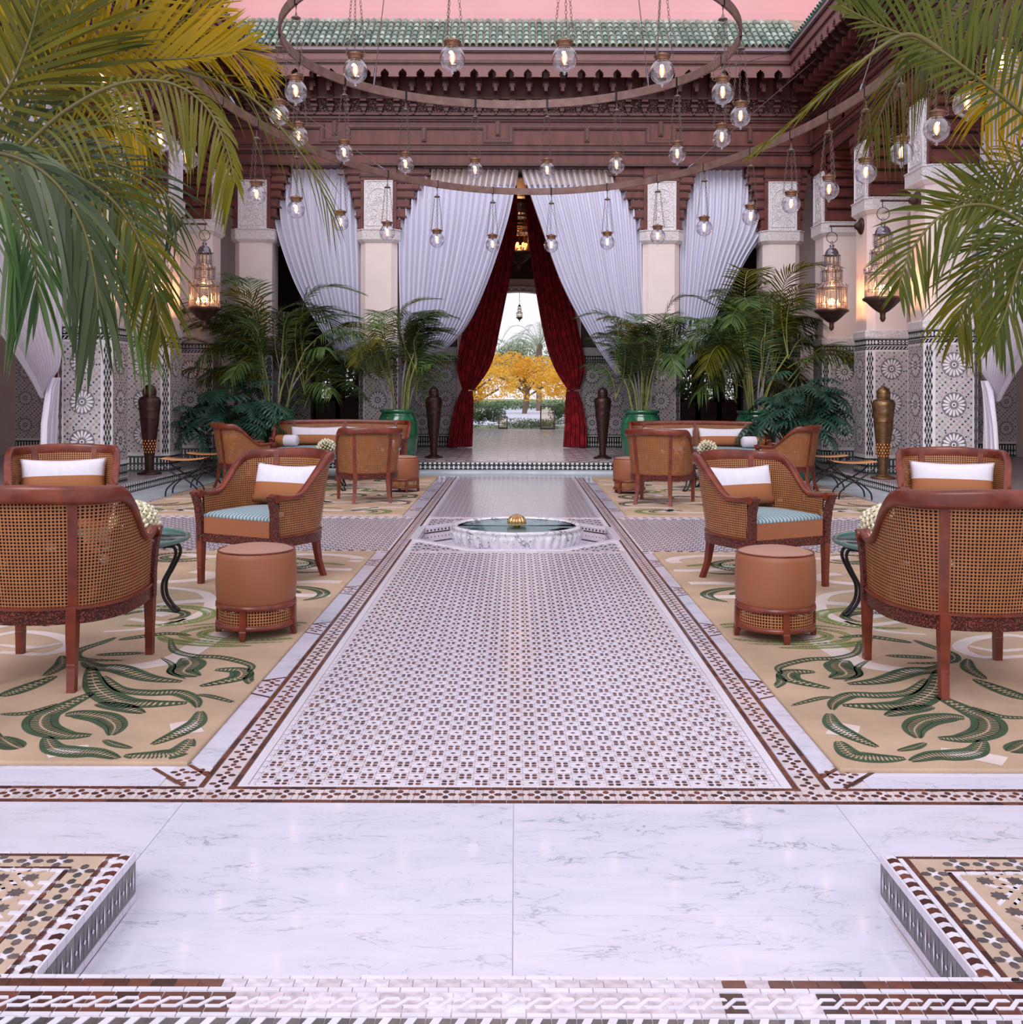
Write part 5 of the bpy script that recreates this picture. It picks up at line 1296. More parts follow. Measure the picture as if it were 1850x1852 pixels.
table('small glass table on iron legs before the left sofa', (-2.42, 13.1, RZT), 1.2, t0)
table('small glass table on iron legs before the right sofa', (2.46, 13.1, RZT), 1.7, t0)
# ---------- rosebud bouquets
def bud_mesh():
    mb = MB()
    for k in range(4):
        a0 = k*pi/2; rg = []
        for j in range(5):
            t = j/4; z = -.012+.036*t; r = .012*sin(pi*(.15+.72*t))+.002
            rg.append([(r*cos(a0+b)*(1+.05*k), r*sin(a0+b), z+(.004 if abs(b) < .5 else 0)) for b in (-1.0, -.5, 0, .5, 1.0)])
        mb.loft(rg, closed=False, cap=False)
    mb.lathe([(.0, -.014), (.009, -.006), (.0105, .005), (.006, .018), (.0, .022)], 7); return mb
bud = None
def bouquet(label, loc, n, rr):
    global bud
    r_ = root('rose_bouquet', label, 'bouquet', loc, 0, 'ivory rosebud bouquets')
    mb = MB(); mb.lathe([(.0, 0), (.05, 0), (.055, .01), (.075, .045), (.08, .06), (.07, .062), (.0, .05)], 24); mb.obj('bowl', 'silver', r_)
    mb = MB(); mb.lathe([(.0, .045), (rr*.7, .06), (rr*.83, rr*.7), (rr*.7, rr*1.15), (.0, rr*1.45)], 16); mb.obj('foliage', 'leafo', r_, kind='stuff')
    ga = pi*(3-math.sqrt(5)); rnd = random.Random(n)
    for i in range(n):
        ph = math.acos(1-1.45*(i+.5)/n); th = ga*i; x, y, z = sin(ph)*cos(th), sin(ph)*sin(th), cos(ph)
        l = (rr*x*rnd.uniform(.93, 1.04), rr*y*rnd.uniform(.93, 1.04), .075+rr*.42+rr*.86*z*rnd.uniform(.95, 1.05))
        q = Vector((x, y, z+.25)).to_track_quat('Z', 'Y').to_euler(); s_ = rnd.uniform(.9, 1.2)*(rr/.11)
        if bud is None: bud = bud_mesh().obj('rosebud', 'petal', r_, l); bud.rotation_euler = q; bud.scale = (s_,)*3
        else: inst(bud, r_, l, q, s_)
    return r_
bouquet('dome of ivory rosebuds on the left front glass table', (-2.04, 5.42, RZT+.417), 130, .108)
bouquet('dome of ivory rosebuds on the right front glass table', (1.98, 5.42, RZT+.417), 130, .108)
bouquet('small dome of ivory roses before the left sofa', (-2.43, 13.0, RZT+.417), 60, .105)
bouquet('small dome of ivory roses before the right sofa', (2.46, 13.0, RZT+.417), 60, .105)
# ---------- folding leather stools
def stool(label, loc, rz, src=None):
    if src: return dup(src, label, loc, rz)
    r_ = root('folding_stool', label, 'stool', loc, rz, 'folding leather stools')
    mb = MB(); rg = []
    for i in range(13):
        u = -1+i/6; x = u*.25; z = .455-.022*(1-u*u); rg.append([(x, -.19, z), (x, .19, z), (x, .19, z+.008), (x, -.19, z+.008)])
    mb.loft(rg); mb.obj('leather_seat', 'leather2', r_)
    for y in (-.18, .18):
        for e in (-1, 1):
            mb = MB(); mb.tube(catmull([(e*.25, y, .45), (e*.20, y, .36), (e*.06, y, .26), (-e*.06, y, .20), (-e*.17, y, .10), (-e*.19, y, .01)], 5), .010, 6)
            mb.obj('leg', 'iron', r_)
    mb = MB()
    for x, z in ((-.25, .45), (.25, .45), (0, .23)): mb.tube([(x, -.18, z), (x, .18, z)], .009, 6)
    mb.obj('crossbar', 'iron', r_); mb = MB()
    mb.lathe([(.0, -.01), (.014, 0), (.0, .01)], 8, (0, -.19, .23)); mb.obj('brass_rivet', 'brass', r_)
    return r_
M['leather2'] = mat('light_tan_leather', (.52, .24, .10), .55, var=.08, vs=6)
q0 = stool('folding stool of tan leather and iron, near the left arcade urn', (-4.0, 12.25, .003), .1)
stool('second folding leather stool, behind the first on the left', (-4.05, 13.35, .003), .1, q0)
stool('folding stool of tan leather and iron, near the right arcade urn', (4.02, 12.1, .003), -.1, q0)
stool('second folding leather stool, behind the first on the right', (4.08, 13.3, .003), -.1, q0)
# ---------- tall covered urns
def urn(label, loc, mt, lit):
    r_ = root('bronze_urn', label, 'urn', loc, 0, 'tall covered metal urns')
    mb = MB(); mb.lathe([(.0, 0), (.155, 0), (.16, .012), (.15, .025), (.10, .035), (.085, .05), (.07, .06), (.0, .06)], 32); mb.obj('foot', mt, r_)
    mb = MB(); mb.lathe([(.055, .05), (.058, .12), (.062, .20), (.062, .25)], 24); mb.obj('stem', mt, r_)
    mb = MB(); mb.lathe([(.062, .24), (.072, .27), (.085, .40), (.108, .60), (.124, .74), (.127, .755), (.122, .765), (.134, .85), (.141, .88), (.136, .89), (.148, .95), (.147, .99), (.128, 1.025), (.095, 1.045), (.082, 1.055), (.08, 1.07)], 40); mb.obj('body', mt, r_)
    mb = MB(); mb.lathe([(.086, 1.065), (.09, 1.08), (.084, 1.10), (.088, 1.125), (.083, 1.15), (.06, 1.185), (.03, 1.205), (.012, 1.215), (.016, 1.228), (.0, 1.24)], 32); mb.obj('lid', mt, r_)
    mb = MB()
    for j in range(7):
        for k in range(14):
            a = 2*pi*(k+.5*(j % 2))/14; z = .30+j*.038; r = .075+(z-.27)*.115+.0025
            if z > .46: continue
            da = .07
            mb.add([(r*cos(a-da), r*sin(a-da), z), (r*cos(a), r*sin(a), z-.014), (r*cos(a+da), r*sin(a+da), z), (r*cos(a), r*sin(a), z+.014)], [(0, 1, 2, 3)])
    mb.obj('pierced_openings', 'hole' if lit else 'woodd', r_)
    mb = MB()
    for z, r in ((.57, .1055), (.75, .127), (1.03, .126)): mb.tube([(r*cos(k*pi/16), r*sin(k*pi/16), z) for k in range(32)], .005, 5, closed=True)
    mb.obj('bands', mt, r_); return r_
urn('dark bronze urn on the gallery edge, left side arcade', (-4.93, 13.62, GH), 'bronze', True)
urn('lighter brass urn with glowing base, right side arcade', (4.83, 13.3, GH), 'bronzel', True)
urn('dark bronze urn standing left of the garden entrance', (-1.40, 17.25, GH), 'bronze', False)
urn('dark bronze urn standing right of the garden entrance', (1.48, 17.25, GH), 'bronze', False)
# ================================================================== RINGS AND GLOBE LAMPS
GR = .088
def link_chain(mb, a, b, ls=.034, r=.0022, wd=.0085, m=0):
    a, b = Vector(a), Vector(b); L_ = (b-a).length; n = max(2, int(L_/(ls*.78))); t = (b-a)/L_; x = t.orthogonal().normalized(); y = t.cross(x)
    for i in range(n):
        c = a+(b-a)*((i+.5)/n); s_ = x if i % 2 == 0 else y; o = y if i % 2 == 0 else x; pts = []
        for k in range(6):
            ang = k*pi/3+pi/6; pts.append(c+t*(ls/2)*sin(ang)*(1.0)+s_*wd*cos(ang))
        mb.tube(pts, r, 3, m, closed=True)
def make_lamp(hang, label, loc, rz):
    """hang: drop from hook to globe centre; origin at the globe centre"""
    r_ = root('globe_lamp', label, 'hanging lamp', loc, rz, 'clear glass globe lamps')
    zc = hang-.09
    mb = MB(); mb.tube([(0, 0, hang), (0, 0, zc+.02)], .004, 5); mb.tube([(.012*cos(k), 0, zc+.03+.012*sin(k)) for k in range(6)], .0025, 4, closed=True); mb.obj('hook', 'chainm', r_)
    mb = MB(); mb.lathe([(.0, zc+.022), (.012, zc+.02), (.034, zc+.006), (.037, zc-.002), (.032, zc-.003), (.0, zc+.006)], 16); mb.obj('canopy_cap', 'chainm', r_)
    for k in range(3):
        a = k*2*pi/3+.5; mb = MB(); link_chain(mb, (.03*cos(a), .03*sin(a), zc), (.075*cos(a), .075*sin(a), .115)); mb.obj('chain', 'chainm', r_)
        mb = MB(); mb.tube(catmull([(.052*cos(a), .052*sin(a), .10), (.066*cos(a), .066*sin(a), .094), (.08*cos(a), .08*sin(a), .104), (.075*cos(a), .075*sin(a), .122), (.068*cos(a), .068*sin(a), .116)], 4), .0028, 5); mb.obj('scroll_hook', 'chainm', r_)
    mb = MB(); mb.lathe([(.0, .135), (.02, .134), (.05, .124), (.062, .118), (.060, .108), (.050, .100), (.053, .088), (.050, .078), (.045, .078), (.04, .1), (.0, .12)], 20); mb.lathe([(.0, .148), (.008, .143), (.006, .134), (.0, .13)], 8); mb.obj('brass_collar', 'brass', r_)
    mb = MB(); mb.lathe([(.048, .080), (.052, .072)]+[(GR*sin(t), GR*cos(t)) for t in [.65+k*(pi-.65)/14 for k in range(14)]]+[(.012, -GR+.0005), (.009, -GR-.004), (.013, -GR-.011), (.009, -GR-.020), (.0, -GR-.023)], 24); mb.obj('glass_globe', 'glass', r_)
    mb = MB(); mb.lathe([(.0, .095), (.010, .09), (.010, .05), (.008, .045)], 10); mb.obj('socket', 'brass', r_)
    mb = MB(); mb.lathe([(.004, .044), (.0075, .034), (.009, .01), (.0075, -.012), (.004, -.024), (.0, -.026)], 10); mb.obj('bulb', 'bulb', r_)
    mb = MB(); mb.lathe([(.008, .046), (.017, .034), (.022, .01), (.019, -.016), (.008, -.033), (.0, -.036)], 14); mb.obj('bulb_envelope', 'bulbenv', r_)
    return r_
def ringbar(name, label, f, n, hgt, th, lo):
    r_ = None; mb = MB(); rg = []
    for i in range(n):
        t = 2*pi*i/n; p = f(t); q = f(t+.001); tg = (q-p).normalized(); nn = tg.cross(Vector((0, 0, 1))).normalized()
        rg.append([tuple(p+nn*a*th/2+Vector((0, 0, b*hgt/2))) for a, b in ((-1, -1), (1, -1), (1, 1), (-1, 1))])
    rg.append(rg[0]); mb.loft(rg, 0, cap=False, smooth=False)
    o = mb.obj(name, 'ironring'); tag(o, label, 'chandelier ring'); return o
RC = Vector((-.06, 8.95, 4.33)); RR = 1.99
def f1(t): return RC+Vector((RR*sin(t), -RR*cos(t), -.045*cos(t)))
def f2(t): return Vector((.16+2.72*sin(t), 7.5-4.87*cos(t), 3.72))
ring1 = ringbar('iron_ring', 'upper round ring of flat rusted iron hung with glass globes', f1, 96, .085, .022, 0)
ring2 = ringbar('iron_ring', 'larger lower oval ring of rusted iron hung with glass globes', f2, 128, .078, .022, 0)
def clips(ring, f, ts):
    for t in ts:
        p = f(t); mb = MB(); mb.box(-.012, .012, -.012, .012, -.045, .045); mb.tube([(0, 0, -.045), (0, 0, -.075)], .005, 5); o = mb.obj('clamp', 'iron', ring, tuple(p)); o.rotation_euler = (0, 0, t)
L1 = [2*pi*(i+.5)/16 for i in range(16)]
nm1 = ['first', 'second', 'third', 'fourth', 'fifth', 'sixth', 'seventh', 'eighth']
clips(ring1, f1, L1)
lamps = {}
def lampat(f, t, hang, label):
    p = f(t); key = round(hang, 3); loc = (p.x, p.y, p.z-.06-hang)
    rz = random.uniform(0, 6)
    if key not in lamps: lamps[key] = make_lamp(hang, label, loc, rz); return lamps[key]
    return dup(lamps[key], label, loc, rz)
for i, t in enumerate(L1):
    sd = 'right' if i < 8 else 'left'; k = i if i < 8 else 15-i
    lampat(f1, t, .66, 'glass globe on the upper round ring, %s side, %s from the nearest point' % (sd, nm1[k]))
# oval ring: lamps where the ring is in view, spaced evenly
N2 = 30; arc = []
tot = 0; last = f2(0); tb2 = [(0, 0)]
for i in range(1, 721):
    p = f2(2*pi*i/720); tot += (p-last).length; last = p; tb2.append((tot, 2*pi*i/720))
for (px) in (): pass
pts2 = [(1742, 125, 5.64), (1722, 187, 6.31), (1682, 232, 6.9), (1629, 275, 7.58), (1566, 311, 8.26), (1501, 342, 8.95), (1431, 368, 9.63), (1356, 391, 10.3), (1276, 413, 11.08), (1190, 428, 11.66), (1098, 439, 12.13), (996, 444, 12.36)]
pts3 = [(890, 443, 12.3), (788, 436, 12.0), (700, 421, 11.4), (618, 402, 10.7), (544, 378, 9.92), (475, 352, 9.2), (407, 324, 8.54), (345, 289, 7.83), (288, 256, 7.26), (236, 205, 6.55), (200, 165, 5.9)]
def tof(px, Y):
    X = (px-933)/F*Y; return atan2((X-.16)/2.72, -(Y-7.5)/4.87)
T2 = []
for i, (px, py, Y) in enumerate(pts2): T2.append((tof(px, Y), 'right', len(pts2)-1-i))
for i, (px, py, Y) in enumerate(pts3): T2.append((tof(px, Y), 'left', i))
od = ['first', 'second', 'third', 'fourth', 'fifth', 'sixth', 'seventh', 'eighth', 'ninth', 'tenth', 'eleventh', 'twelfth']
clips(ring2, f2, [t for t, _, _ in T2])
for t, sd, k in T2: lampat(f2, t, .60, 'glass globe on the lower oval ring, %s side, %s from the far end' % (sd, od[k]))
# suspension cables with turnbuckles
def cable(a, b, label):
    mb = MB(); mb.tube([a, b], .005, 5); o = mb.obj('steel_cable', 'chainm'); tag(o, label, 'cable', 'steel cables of the rings')
    d = (Vector(b)-Vector(a)).normalized(); c = Vector(a)+d*.12; mb = MB(); mb.tube([c-d*.07, c+d*.07], .013, 6); mb.tube([Vector(a)+Vector((0, 0, -.01)), Vector(a)+d*.05], .01, 6); mb.obj('turnbuckle', 'silver', o)
for t, e, lb in ((2.45, (4.5, 15.2, 6.3), 'steel cable from the oval ring up to the right eave'), (1.75, (4.5, 11.8, 6.4), 'steel cable from the right flank of the oval ring'), (-2.5, (-4.5, 15.0, 6.3), 'steel cable from the oval ring up to the left eave'), (-1.85, (-4.5, 11.6, 6.4), 'steel cable from the left flank of the oval ring')):
    p = f2(t); cable(tuple(p+Vector((0, 0, .03))), e, lb)
for t, e, lb in ((2.3, (4.45, 15.9, 6.7), 'thin steel cable from the round ring to the right corner'), (-2.3, (-4.4, 15.9, 6.7), 'thin steel cable from the round ring to the left corner')):
    p = f1(t); cable(tuple(p+Vector((0, 0, .03))), e, lb)
for k in range(4):
    t = pi/4+k*pi/2; p = f1(t); cable(tuple(p+Vector((0, 0, .03))), (RC.x*.5+p.x*.5, RC.y*.5+p.y*.5, 9.5), 'thin vertical stay holding up the round ring at its %s' % ['near right', 'far right', 'far left', 'near left'][k])
# ================================================================== PIERCED LANTERNS
def lantern(label, loc, s=1.0, n=12, fl='flame', cat='lantern', group='pierced metal lanterns', name='metal_lantern', dark='silver'):
    """origin: top of the hanging ring"""
    r_ = root(name, label, cat, loc, 0, group)
    S = lambda l: [(r*s, z*s) for r, z in l]
    mb = MB(); mb.tube([(.075*s*sin(k*pi/10), 0, -.075*s-.075*s*cos(k*pi/10)) for k in range(20)], .005*s, 5, closed=True); mb.obj('hanging_ring', 'iron', r_)
    mb = MB(); mb.lathe(S([(.0, -.12), (.012, -.13), (.02, -.15), (.01, -.165), (.03, -.18), (.035, -.20), (.02, -.215), (.06, -.235), (.085, -.27), (.095, -.31), (.105, -.315), (.105, -.325), (.0, -.325)]), 20); mb.obj('dome_cap', dark, r_)
    def tier(nm, r, z0, z1, nb, hood):
        mb = MB()
        for z in (z0, z1): mb.tube([(r*s*cos(2*pi*k/24), r*s*sin(2*pi*k/24), z*s) for k in range(24)], .007*s, 5, closed=True)
        mb.tube([(r*s*cos(2*pi*k/24), r*s*sin(2*pi*k/24), (z0*.3+z1*.7)*s) for k in range(24)], .004*s, 4, closed=True)
        for k in range(nb):
            a = 2*pi*k/nb; mb.tube([(r*s*cos(a), r*s*sin(a), z0*s), (r*s*cos(a), r*s*sin(a), z1*s)], .0045*s, 4)
            if k % 2 == 0:
                mb.lathe([(.0, .014*s), (.011*s, 0), (.0, -.014*s)], 6, ((r+.018)*s*cos(a), (r+.018)*s*sin(a), z0*s)); mb.tube([(r*s*cos(a), r*s*sin(a), z0*s), ((r+.018)*s*cos(a), (r+.018)*s*sin(a), z0*s)], .004*s, 4)
                mb.tube([((r+.018)*s*cos(a), (r+.018)*s*sin(a), z0*s), ((r+.018)*s*cos(a), (r+.018)*s*sin(a), z1*s)], .0035*s, 4)
        mb.obj(nm, dark, r_)
        g = MB(); g.lathe([((r-.008)*s, z1*s), ((r-.008)*s, z0*s)], 16); g.obj('glass_panes', 'lglass', r_)
        if hood:
            h = MB(); h.lathe([(r*s*.92, (z0+.05)*s), (r*s*1.0, (z0+.02)*s), (r*s*1.06, z0*s)], 16); h.obj('hood', dark, r_)
    tier('upper_cage', .10, -.325, -.47, 12, False)
    mb = MB(); mb.lathe(S([(.10, -.475), (.115, -.50), (.138, -.53), (.138, -.54)]), 20); mb.obj('collar', 'lglass', r_); mb = MB()
    for k in range(14): a = 2*pi*k/14; mb.tube([(q*s*cos(a), q*s*sin(a), z*s) for q, z in ((.10, -.475), (.115, -.50), (.138, -.54), (.145, -.50))], .004*s, 4)
    mb.obj('collar_ribs', dark, r_)
    tier('middle_cage', .132, -.54, -.69, 14, False)
    for nm_, pr_ in (('shoulder', [(.13, -.69), (.145, -.73), (.18, -.765), (.20, -.785)]),):
        mb = MB(); mb.lathe(S(pr_), 20); mb.obj(nm_+'_glass', 'lglass', r_); mb = MB()
        for k in range(16):
            a = 2*pi*k/16; mb.tube([(q*s*cos(a), q*s*sin(a), z*s) for q, z in pr_], .0045*s, 4)
            mb.tube([(.215*s*cos(a), .215*s*sin(a), -.785*s), (.215*s*cos(a), .215*s*sin(a), -.74*s)], .004*s, 4); mb.lathe([(.0, .014*s), (.011*s, 0), (.0, -.014*s)], 6, (.215*s*cos(a), .215*s*sin(a), -.735*s))
        mb.obj(nm_, dark, r_)
    tier('main_cage', .20, -.785, -1.08, 16, False)
    mb = MB(); mb.lathe(S([(.0, -1.06), (.21, -1.07), (.235, -1.085), (.235, -1.105), (.19, -1.13), (.13, -1.19), (.07, -1.24), (.035, -1.26), (.03, -1.30), (.036, -1.32), (.02, -1.36), (.0, -1.37)]), 24); mb.obj('bowl', 'bronze', r_)
    if fl != 'leafd':
        lt = bpy.data.lights.new('candle_light', 'POINT'); lt.energy = 14*s if fl == 'flame' else 18; lt.color = (1, .45, .18); lt.shadow_soft_size = .05
        lo = bpy.data.objects.new('candle_light', lt); COL.objects.link(lo); lo.parent = r_; lo.location = (0, 0, -.93*s)
    for k in range(5):
        a = 2*pi*k/5+.3; mb = MB(); mb.lathe([(.0, 0), (.014*s, 0), (.014*s, .05*s), (.0, .05*s)], 8, (.10*s*cos(a), .10*s*sin(a), -1.06*s)); c = mb.obj('candle', 'linen', r_)
        mb = MB(); mb.lathe([(.0, .05*s), (.013*s, .066*s), (.012*s, .085*s), (.0, .115*s)], 8, (.10*s*cos(a), .10*s*sin(a), -1.06*s)); mb.obj('flame', fl, c)
    return r_
def bracket(label, x, y, z, s, ln):
    r_ = root('wall_bracket', label, 'bracket', (x, y, z), 0, 'iron wall brackets')
    mb = MB(); mb.T = Matrix.Rotation(-s*pi/2, 4, 'Y'); mb.lathe([(.0, -.03), (.115, -.02), (.11, 0), (.085, .02), (.055, .035), (.04, .065), (.022, .085), (.0, .09)], 24, flute=lambda t, q: .06*abs(sin(pi*t*10))); mb.T = None; mb.obj('rosette', 'bronze', r_)
    mb = MB(); mb.tube([(0, 0, 0), (-s*ln, 0, .0)], .013, 8); mb.lathe([(.0, -.02), (.02, 0), (.0, .02)], 8, (-s*ln, 0, 0)); mb.tube([(-s*(ln-.015), 0, 0), (-s*(ln-.01), 0, -.05), (-s*(ln-.02), 0, -.09)], .006, 5); mb.obj('arm', 'bronze', r_)
for s, nm, x1, x2 in ((-1, 'left', -4.82, -4.82), (1, 'right', 4.87, 4.87)):
    ya, yb = 12.34, 14.34
    z1, z2 = 3.62, 3.64
    bracket('iron wall bracket on the nearest %s pillar, carrying a lantern' % nm, x1, ya, z1, s, .42); bracket('iron wall bracket on the second %s pillar, carrying a lantern' % nm, x2, yb, z2, s, .42)
    lantern('pierced metal lantern on the nearest %s pillar, candles lit' % nm, (x1-s*.40, ya, z1-.085), 1.02); lantern('pierced metal lantern on the second %s pillar, candles lit' % nm, (x2-s*.40, yb, z2-.085), 1.02)
lb = lantern('large amber lantern glowing high between the red curtains', (.06, 23.5, 6.15), 1.5, fl='flame2', dark='bronzel')
mb = MB(); mb.tube([(0, 0, 0), (0, 0, .4)], .012, 6); mb.obj('rod', 'iron', lb)
for k in range(7):
    mb = MB(); a = k*2*pi/7; mb.lathe([(.0, -.04), (.035, -.01), (.03, .03), (.0, .05)], 8, (.16*cos(a), .16*sin(a), -1.45)); mb.obj('candle_bulb', 'flame2', lb)
al = lantern('small dark lantern hanging in the garden arch', (.10, 31.1, 4.08), .45, fl='leafd', group=None, dark='iron')
mb = MB(); mb.tube([(0, 0, -.02), (0, 0, .32)], .006, 5); mb.obj('chain', 'iron', al)
# ================================================================== PLANTS
def leaflet(base, d, W, L_, w_, droop, seg=4, mb=None, m=0, curl=0.0):
    pts = []
    for i in range(seg+1):
        t = i/seg; p = base+d*(L_*t)+Vector((0, 0, -droop*L_*t*t)); wv = w_*(.35+1.1*t)*(1 if t < .35 else 1) if t < .3 else w_*(.72-.0*t)*max(0, 1-((t-.3)/.7)**2.2)**.8
        n = W.cross(d); ww = (W*cos(curl*t)+n*sin(curl*t))*wv/2
        pts.append((p-ww, p+ww))
    v = [tuple(q) for pr in pts for q in pr]; f = [(2*i, 2*i+1, 2*i+3, 2*i+2) for i in range(seg)]
    return v, f
def frond_mesh(path, n, L_, w_, nrm, droop=.35, ang=(65, 28), both=(1, 1), mb=None, sep=None, rr=.006, rnd=random, vee=.25, start=.1, shape=None, seg=4, stem=None, jit=.06, curl=.5):
    c = catmull(path, 8); N = len(c); (stem or mb).tube(c, lambda t: rr*(1-.8*t)+.0012, 5, 1 if stem is None else 0)
    nrm = Vector(nrm).normalized(); out = []
    for sgn, on in ((-1, both[0]), (1, both[1])):
        if not on: continue
        for i in range(n):
            t = start+(1-start)*(i+.5*(sgn > 0))/n; x = t*(N-1); k = min(int(x), N-2); p = c[k].lerp(c[k+1], x-k); T = (c[k+1]-c[k]).normalized()
            S = T.cross(nrm).normalized()*sgn; U = S.cross(T)*sgn
            a = R(ang[0]+(ang[1]-ang[0])*t)+rnd.uniform(-jit, jit); d = (T*cos(a)+S*sin(a)+U*(vee+rnd.uniform(-.08, .08))).normalized()
            sh = shape(t) if shape else (.35+.9*sin(pi*min(1, .12+t*.86)))
            Wd = (T-d*T.dot(d)).normalized(); Wd = (Wd+U*rnd.uniform(-.3, .3)).normalized()
            v, f = leaflet(p, d, Wd, L_*on*sh*rnd.uniform(.9, 1.08), w_*rnd.uniform(.85, 1.1), droop*rnd.uniform(.7, 1.3), seg, curl=rnd.uniform(-curl, curl))
            if sep is not None: sep.append((v, f))
            else: mb.add(v, f, 0, True)
# ------------------------------------------------------------------ potted palms
frs = []
def potfronds():
    rnd = random.Random(3)
    for k, (L_, n, dr) in enumerate(((.40, 34, .5), (.36, 30, .9), (.44, 36, .3), (.34, 28, .7))):
        mb = MB(); ln = (1.25, 1.0, 1.35, .9)[k]; h = (.75, .42, 1.0, .2)[k]
        path = [(0, 0, 0), (ln*.22, 0, h*.55), (ln*.5, .02, h*.95), (ln*.8, .0, h*.9), (ln*1.05, -.02, h*.55)]
        frond_mesh(path, n, L_, .034, (-.3, 0, 1), dr, (70, 35), mb=mb, rnd=rnd, start=.18, rr=.009, vee=.12, shape=lambda t: .35+.85*max(0, sin(pi*min(1, .1+.9*(t-.18)/.82)))**.8)
        frs.append(mb)
potfronds()
FO = {}
def potted_palm(label, loc, hgt, nf, seed, spread, leafm, avoid=0):
    rnd = random.Random(seed); r_ = root('potted_palm', label, 'palm', loc, 0, 'areca palms in green glazed pots')
    key = 'pot'
    if key not in FO:
        mb = MB(); mb.lathe([(.0, 0), (.19, 0), (.20, .02), (.24, .15), (.29, .38), (.318, .60), (.315, .76), (.285, .88), (.255, .93), (.25, .945), (.275, .95), (.285, .965), (.285, .99), (.27, 1.0), (.24, .99), (.235, .94), (.0, .93)], 40)
        FO[key] = mb.obj('glazed_pot', 'pot', r_)
        mb = MB(); 
        for z, r in ((.905, .272), (.80, .309), (.25, .263)): mb.tube([(r*cos(k*pi/20), r*sin(k*pi/20), z) for k in range(40)], .008, 5, closed=True)
        FO['rib'] = mb.obj('pot_rib', 'pot', r_)
        mb = MB(); mb.lathe([(.0, .945), (.236, .94)], 20); FO['soil'] = mb.obj('soil', 'soil', r_)
    else:
        for k in ('pot', 'rib', 'soil'): inst(FO[k], r_)
    tips = []
    for i in range(9):
        a = rnd.uniform(0, 2*pi); r0 = rnd.uniform(.02, .16); tl_ = rnd.uniform(.10, .42); h = hgt*rnd.uniform(.28, .5)
        b = Vector((r0*cos(a), r0*sin(a), .93)); e = b+Vector((tl_*cos(a), tl_*sin(a), h)); m_ = (b+e)/2+Vector((-.04*cos(a), -.04*sin(a), .05))
        mb = MB(); mb.tube(catmull([b, m_, e], 5), lambda t: .021-.009*t, 7); mb.obj('cane_stem', 'stem' if i % 3 else 'stemg', r_); tips.append((e, a))
    for i in range(nf):
        e, a = tips[i % 9]; k = rnd.choice((0, 0, 1, 2, 3)) if i > 5 else (2, 0, 2, 0, 1, 2)[i]
        kk = ('f', k, leafm)
        mt = leafm if isinstance(leafm, str) else rnd.choice(leafm); kk = ('f', k, mt)
        lc = tuple(e-Vector((0, 0, rnd.uniform(0, .65)*hgt/2.3))); s_ = spread*rnd.uniform(.8, 1.1)*hgt/2.2; az = a+rnd.uniform(-1.0, 1.0); tilt = rnd.uniform(-.75, .35)
        if cos(az)*avoid > .1: tilt = rnd.uniform(-1.0, -.6)
        if kk not in FO: FO[kk] = frs[k].obj('frond', [mt, 'stem'], r_); o = FO[kk]; o.location = lc; o.rotation_euler = (0, tilt, az); o.scale = (s_, s_, s_)
        else: inst(FO[kk], r_, lc, (0, tilt, az), s_)
    return r_
LM = ('leafg', 'leafg', 'leafo', 'leafd')
potted_palm('tallest areca palm in a green pot, left corner behind the plants', (-3.72, 15.72, .003), 2.4, 54, 11, .86, LM)
potted_palm('areca palm in a green glazed pot, left of the garden doorway', (-1.83, 15.72, .003), 2.15, 44, 12, .72, LM, 1)
potted_palm('areca palm in a green glazed pot, right of the garden doorway', (1.95, 15.72, .003), 2.05, 44, 13, .72, LM, -1)
potted_palm('areca palm in a green pot, right corner behind the sofa', (3.72, 15.72, .003), 2.5, 54, 14, .86, LM)
# ------------------------------------------------------------------ split-leaf philodendrons
def phil_leaf():
    mb = MB(); L_ = .42
    def mid(t): return Vector((0, L_*t, .06*sin(pi*t*.7)-.10*t*t))
    for i in range(8):
        a, b = mid(i/8), mid((i+1)/8); w1, w2 = .035*(1-i/8)+.008, .035*(1-(i+1)/8)+.008
        mb.add([(a.x-w1, a.y, a.z), (a.x+w1, a.y, a.z), (b.x+w2, b.y, b.z), (b.x-w2, b.y, b.z)], [(0, 1, 2, 3)], 0, True)
    for i in range(9):
        t = i/9.0; p = mid(t); ln = .20*(1-.6*t)*(1 if i else .8); an = R(115-95*t)
        for s in (-1, 1):
            d = Vector((s*sin(an), cos(an), -.05)).normalized(); W = Vector((-d.y*s, d.x*s, 0)).normalized()
            v, f = leaflet(p, d, W, ln, .058*(1-.45*t), .5, 4, curl=.3*s); mb.add(v, f, 0, True)
            q = p+d*ln*.5; v, f = leaflet(q, (d+W*.5).normalized(), W, ln*.42, .026, .5, 3); mb.add(v, f, 0, True)
    return mb
pl = None
